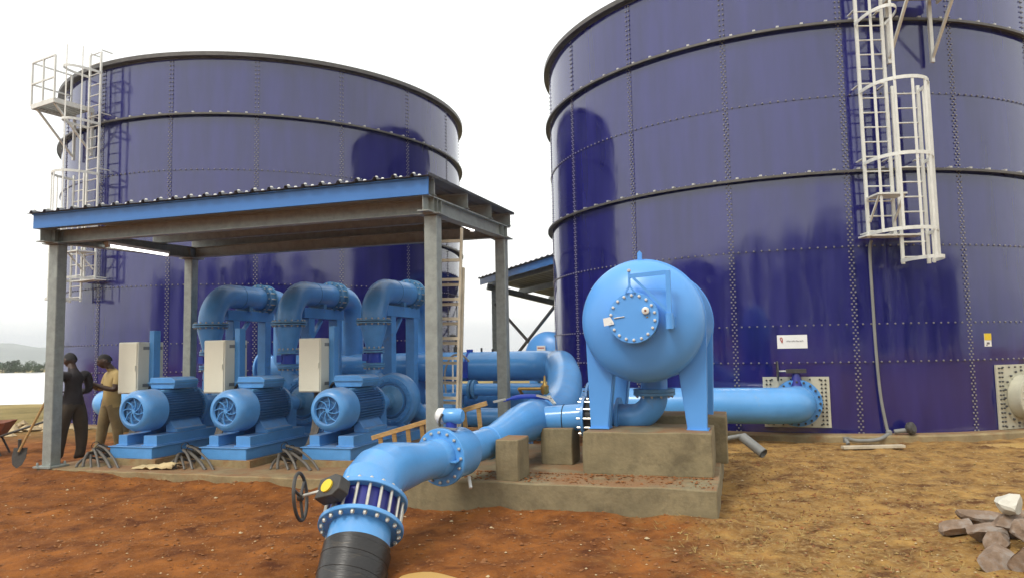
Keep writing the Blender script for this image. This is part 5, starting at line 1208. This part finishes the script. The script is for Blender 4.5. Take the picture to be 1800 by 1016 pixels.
def head_face(t, hc, fwd, up, capcol='hair'):
    """nose, ears, brow and close-cropped hair as children shaped on the skull"""
    fwd = Vector(fwd).normalized(); up = Vector(up); up = (up - fwd * up.dot(fwd)).normalized(); sd_ = fwd.cross(up); hc = Vector(hc)
    b = MB(); rotm = Matrix((sd_, fwd, up)).transposed()
    bm = bmesh.new(); bmesh.ops.create_uvsphere(bm, u_segments=20, v_segments=14, radius=1.0)
    for v in bm.verts:
        q = v.co.copy(); q = Vector((q.x*0.080, q.y*0.099, q.z*0.118))
        if q.z < 0: q.x *= 1 + q.z*2.2; q.y = q.y * (1 + q.z*1.2) + 0.012
        if q.y > 0.05: q.z += 0
        v.co = hc + rotm @ q
    me = bpy.data.meshes.new('head'); bm.to_mesh(me); bm.free(); me.materials.append(M['skin']); me.shade_smooth(); hd = link('head', me, t)
    MB().prism([(0, 0.02), (0.028, -0.028), (0.0, -0.036)], hc + fwd*0.094 - sd_*0.012, fwd, up, sd_*0.024).build('nose', 'skin', hd, smooth=60, bevel=0.005)
    for sgn in (-1, 1):
        MB().lathe(hc + sd_*sgn*0.076 - fwd*0.008 - up*0.004, sd_*sgn, [(0.03, -0.01), (0.032, 0.006), (0.02, 0.014), (0.001, 0.008)], 14).build('ear', 'skin', hd)
        MB().lathe(hc + fwd*0.086 + sd_*sgn*0.030 + up*0.008, fwd, [(0.010, -0.008), (0.009, 0.0), (0.001, 0.003)], 10).build('eye', 'hair', hd)
        MB().bar(hc + fwd*0.092 + sd_*sgn*0.012 + up*0.028, hc + fwd*0.084 + sd_*sgn*0.05 + up*0.028, 0.014, 0.010).build('brow', 'hair', hd)
    MB().bar(hc + fwd*0.086 - sd_*0.024 - up*0.060, hc + fwd*0.086 + sd_*0.024 - up*0.060, 0.014, 0.016).build('lips', 'skin', hd, bevel=0.004)
    bm = bmesh.new(); bmesh.ops.create_uvsphere(bm, u_segments=20, v_segments=14, radius=1.0)
    dele = []
    for v in bm.verts:
        q = Vector((v.co.x*0.083, v.co.y*0.102 - 0.004, v.co.z*0.121))
        if q.z < 0.045 and q.y > 0.01 or q.z < -0.03: dele.append(v)
        v.co = hc + rotm @ q
    bmesh.ops.delete(bm, geom=dele, context='VERTS')
    me = bpy.data.meshes.new('hair'); bm.to_mesh(me); bm.free(); me.materials.append(M['hair']); me.shade_smooth(); link('hair', me, hd)

# man in dark clothes, back half turned, mostly behind the left front column (faces +x when rz set)
J = {'pelvis': (0, 0, 0.92, 0.150, 0.115), 'waist': (0, 0.0, 1.06, 0.145, 0.105), 'chest': (0, 0.01, 1.25, 0.175, 0.12), 'neckb': (0, -0.01, 1.43, 0.085, 0.075), 'neck': (0, -0.04, 1.50, 0.055, 0.055), 'skull': (0, -0.06, 1.57, 0.06, 0.06)}
legs(J, 0, spread=0.115, fy=(-0.04, 0.08), wide=1.22)
for sgn, n in ((-1, 'l'), (1, 'r')):
    J['sh'+n] = (sgn*0.175, 0.01, 1.39, 0.075, 0.075); J['ua'+n] = (sgn*0.235, 0.0, 1.25, 0.062, 0.065); J['el'+n] = (sgn*0.25, -0.02, 1.10, 0.055, 0.055); J['fa'+n] = (sgn*0.19, -0.15, 1.08, 0.048, 0.048); J['wr'+n] = (sgn*0.12, -0.26, 1.08, 0.034, 0.03); J['ha'+n] = (sgn*0.09, -0.33, 1.09, 0.040, 0.022)
E_ = [('pelvis','waist'),('waist','chest'),('chest','neckb'),('neckb','neck'),('neck','skull')]
for n in 'lr': E_ += [('pelvis','hip'+n),('hip'+n,'thigh'+n),('thigh'+n,'knee'+n),('knee'+n,'calf'+n),('calf'+n,'ankle'+n),('ankle'+n,'heel'+n),('ankle'+n,'toe'+n),('chest','sh'+n),('sh'+n,'ua'+n),('ua'+n,'el'+n),('el'+n,'fa'+n),('fa'+n,'wr'+n),('wr'+n,'ha'+n)]
def fn1(c):
    if c.z < 0.085: return 4
    if c.z < 0.90: return 3
    if c.z > 1.475: return 0
    if c.y < -0.22 and c.z < 1.2: return 0
    return 2
pos = S(-0.76, 1.0, 0); pos.z = gz(pos.x, pos.y) + 0.02
t = person(pos, R_(-115), J, E_, {'top': 'dark_cloth', 'leg': 'brown_cloth', 'fn': fn1}, 'man in dark shirt and brown trousers half hidden behind the left column',
       [((-0.085, -0.345, 1.09), (0.2, -1, 0.1), (0, 0, 1), 0.5), ((0.085, -0.345, 1.09), (-0.2, -1, 0.1), (0, 0, 1), 0.5)])
head_face(t, (0, -0.085, 1.60), (0, -0.95, -0.35), (0, 0.1, 1)); t.scale = (1.14, 1.14, 1.02)
# man in mustard shirt facing left, looking at what he holds in his hands
J = {'pelvis': (0, 0.02, 0.90, 0.155, 0.125), 'waist': (0, 0.02, 1.05, 0.155, 0.12), 'chest': (0, 0.03, 1.24, 0.180, 0.135), 'neckb': (0, 0.0, 1.42, 0.09, 0.08), 'neck': (0, -0.04, 1.48, 0.056, 0.056), 'skull': (0, -0.08, 1.54, 0.06, 0.06)}
legs(J, 0, spread=0.12, fy=(0.10, -0.08), wide=1.12)
for sgn, n in ((-1, 'l'), (1, 'r')):
    J['sh'+n] = (sgn*0.18, 0.02, 1.37, 0.078, 0.078); J['ua'+n] = (sgn*0.235, 0.0, 1.25, 0.065, 0.065); J['el'+n] = (sgn*0.24, -0.04, 1.10, 0.050, 0.050); J['fa'+n] = (sgn*0.17, -0.18, 1.15, 0.042, 0.042); J['wr'+n] = (sgn*0.09, -0.28, 1.21, 0.032, 0.028); J['ha'+n] = (sgn*0.06, -0.34, 1.24, 0.038, 0.024)
def fn2(c):
    if c.z < 0.085: return 4
    if c.z < 0.84: return 3
    if c.z > 1.45: return 0
    if c.z < 1.20 and abs(c.x) > 0.185 and c.y < 0.12 or c.y < -0.13: return 0
    return 2
pos = S(-0.72, 1.72, 0); pos.z = gz(pos.x, pos.y) + 0.0
t = person(pos, R_(-42), J, E_, {'top': 'mustard_cloth', 'leg': 'khaki_cloth', 'fn': fn2}, 'man in mustard T-shirt facing left with hands raised, beside a cabinet',
       [((-0.045, -0.355, 1.25), (0.35, -1, 0.3), (0, 0, 1), 0.6), ((0.045, -0.355, 1.25), (-0.35, -1, 0.3), (0, 0, 1), 0.6)])
head_face(t, (0, -0.105, 1.575), (-0.25, -0.93, -0.36), (0, 0.1, 1)); t.scale = (1.16, 1.16, 1.03)

# ------------------------------------------------------------------ air
hz_ = MB().bb(-1650, 1650, -1650, 1650, -12.0, 48.0).build('haze', 'white', smooth=0); hz_['kind'] = 'stuff'; hz_['label'] = 'pale haze over the far hills'; hz_['category'] = 'haze'
hm = bpy.data.materials.new('haze_air'); hm.use_nodes = True; hn = hm.node_tree.nodes; hn.remove(hn['Principled BSDF'])
pv = hn.new('ShaderNodeVolumePrincipled'); pv.inputs['Color'].default_value = (0.92, 0.96, 1.0, 1); pv.inputs['Density'].default_value = 0.0009; pv.inputs['Anisotropy'].default_value = 0.2
hm.node_tree.links.new(pv.outputs[0], hn['Material Output'].inputs['Volume'])
hz_.data.materials.clear(); hz_.data.materials.append(hm)
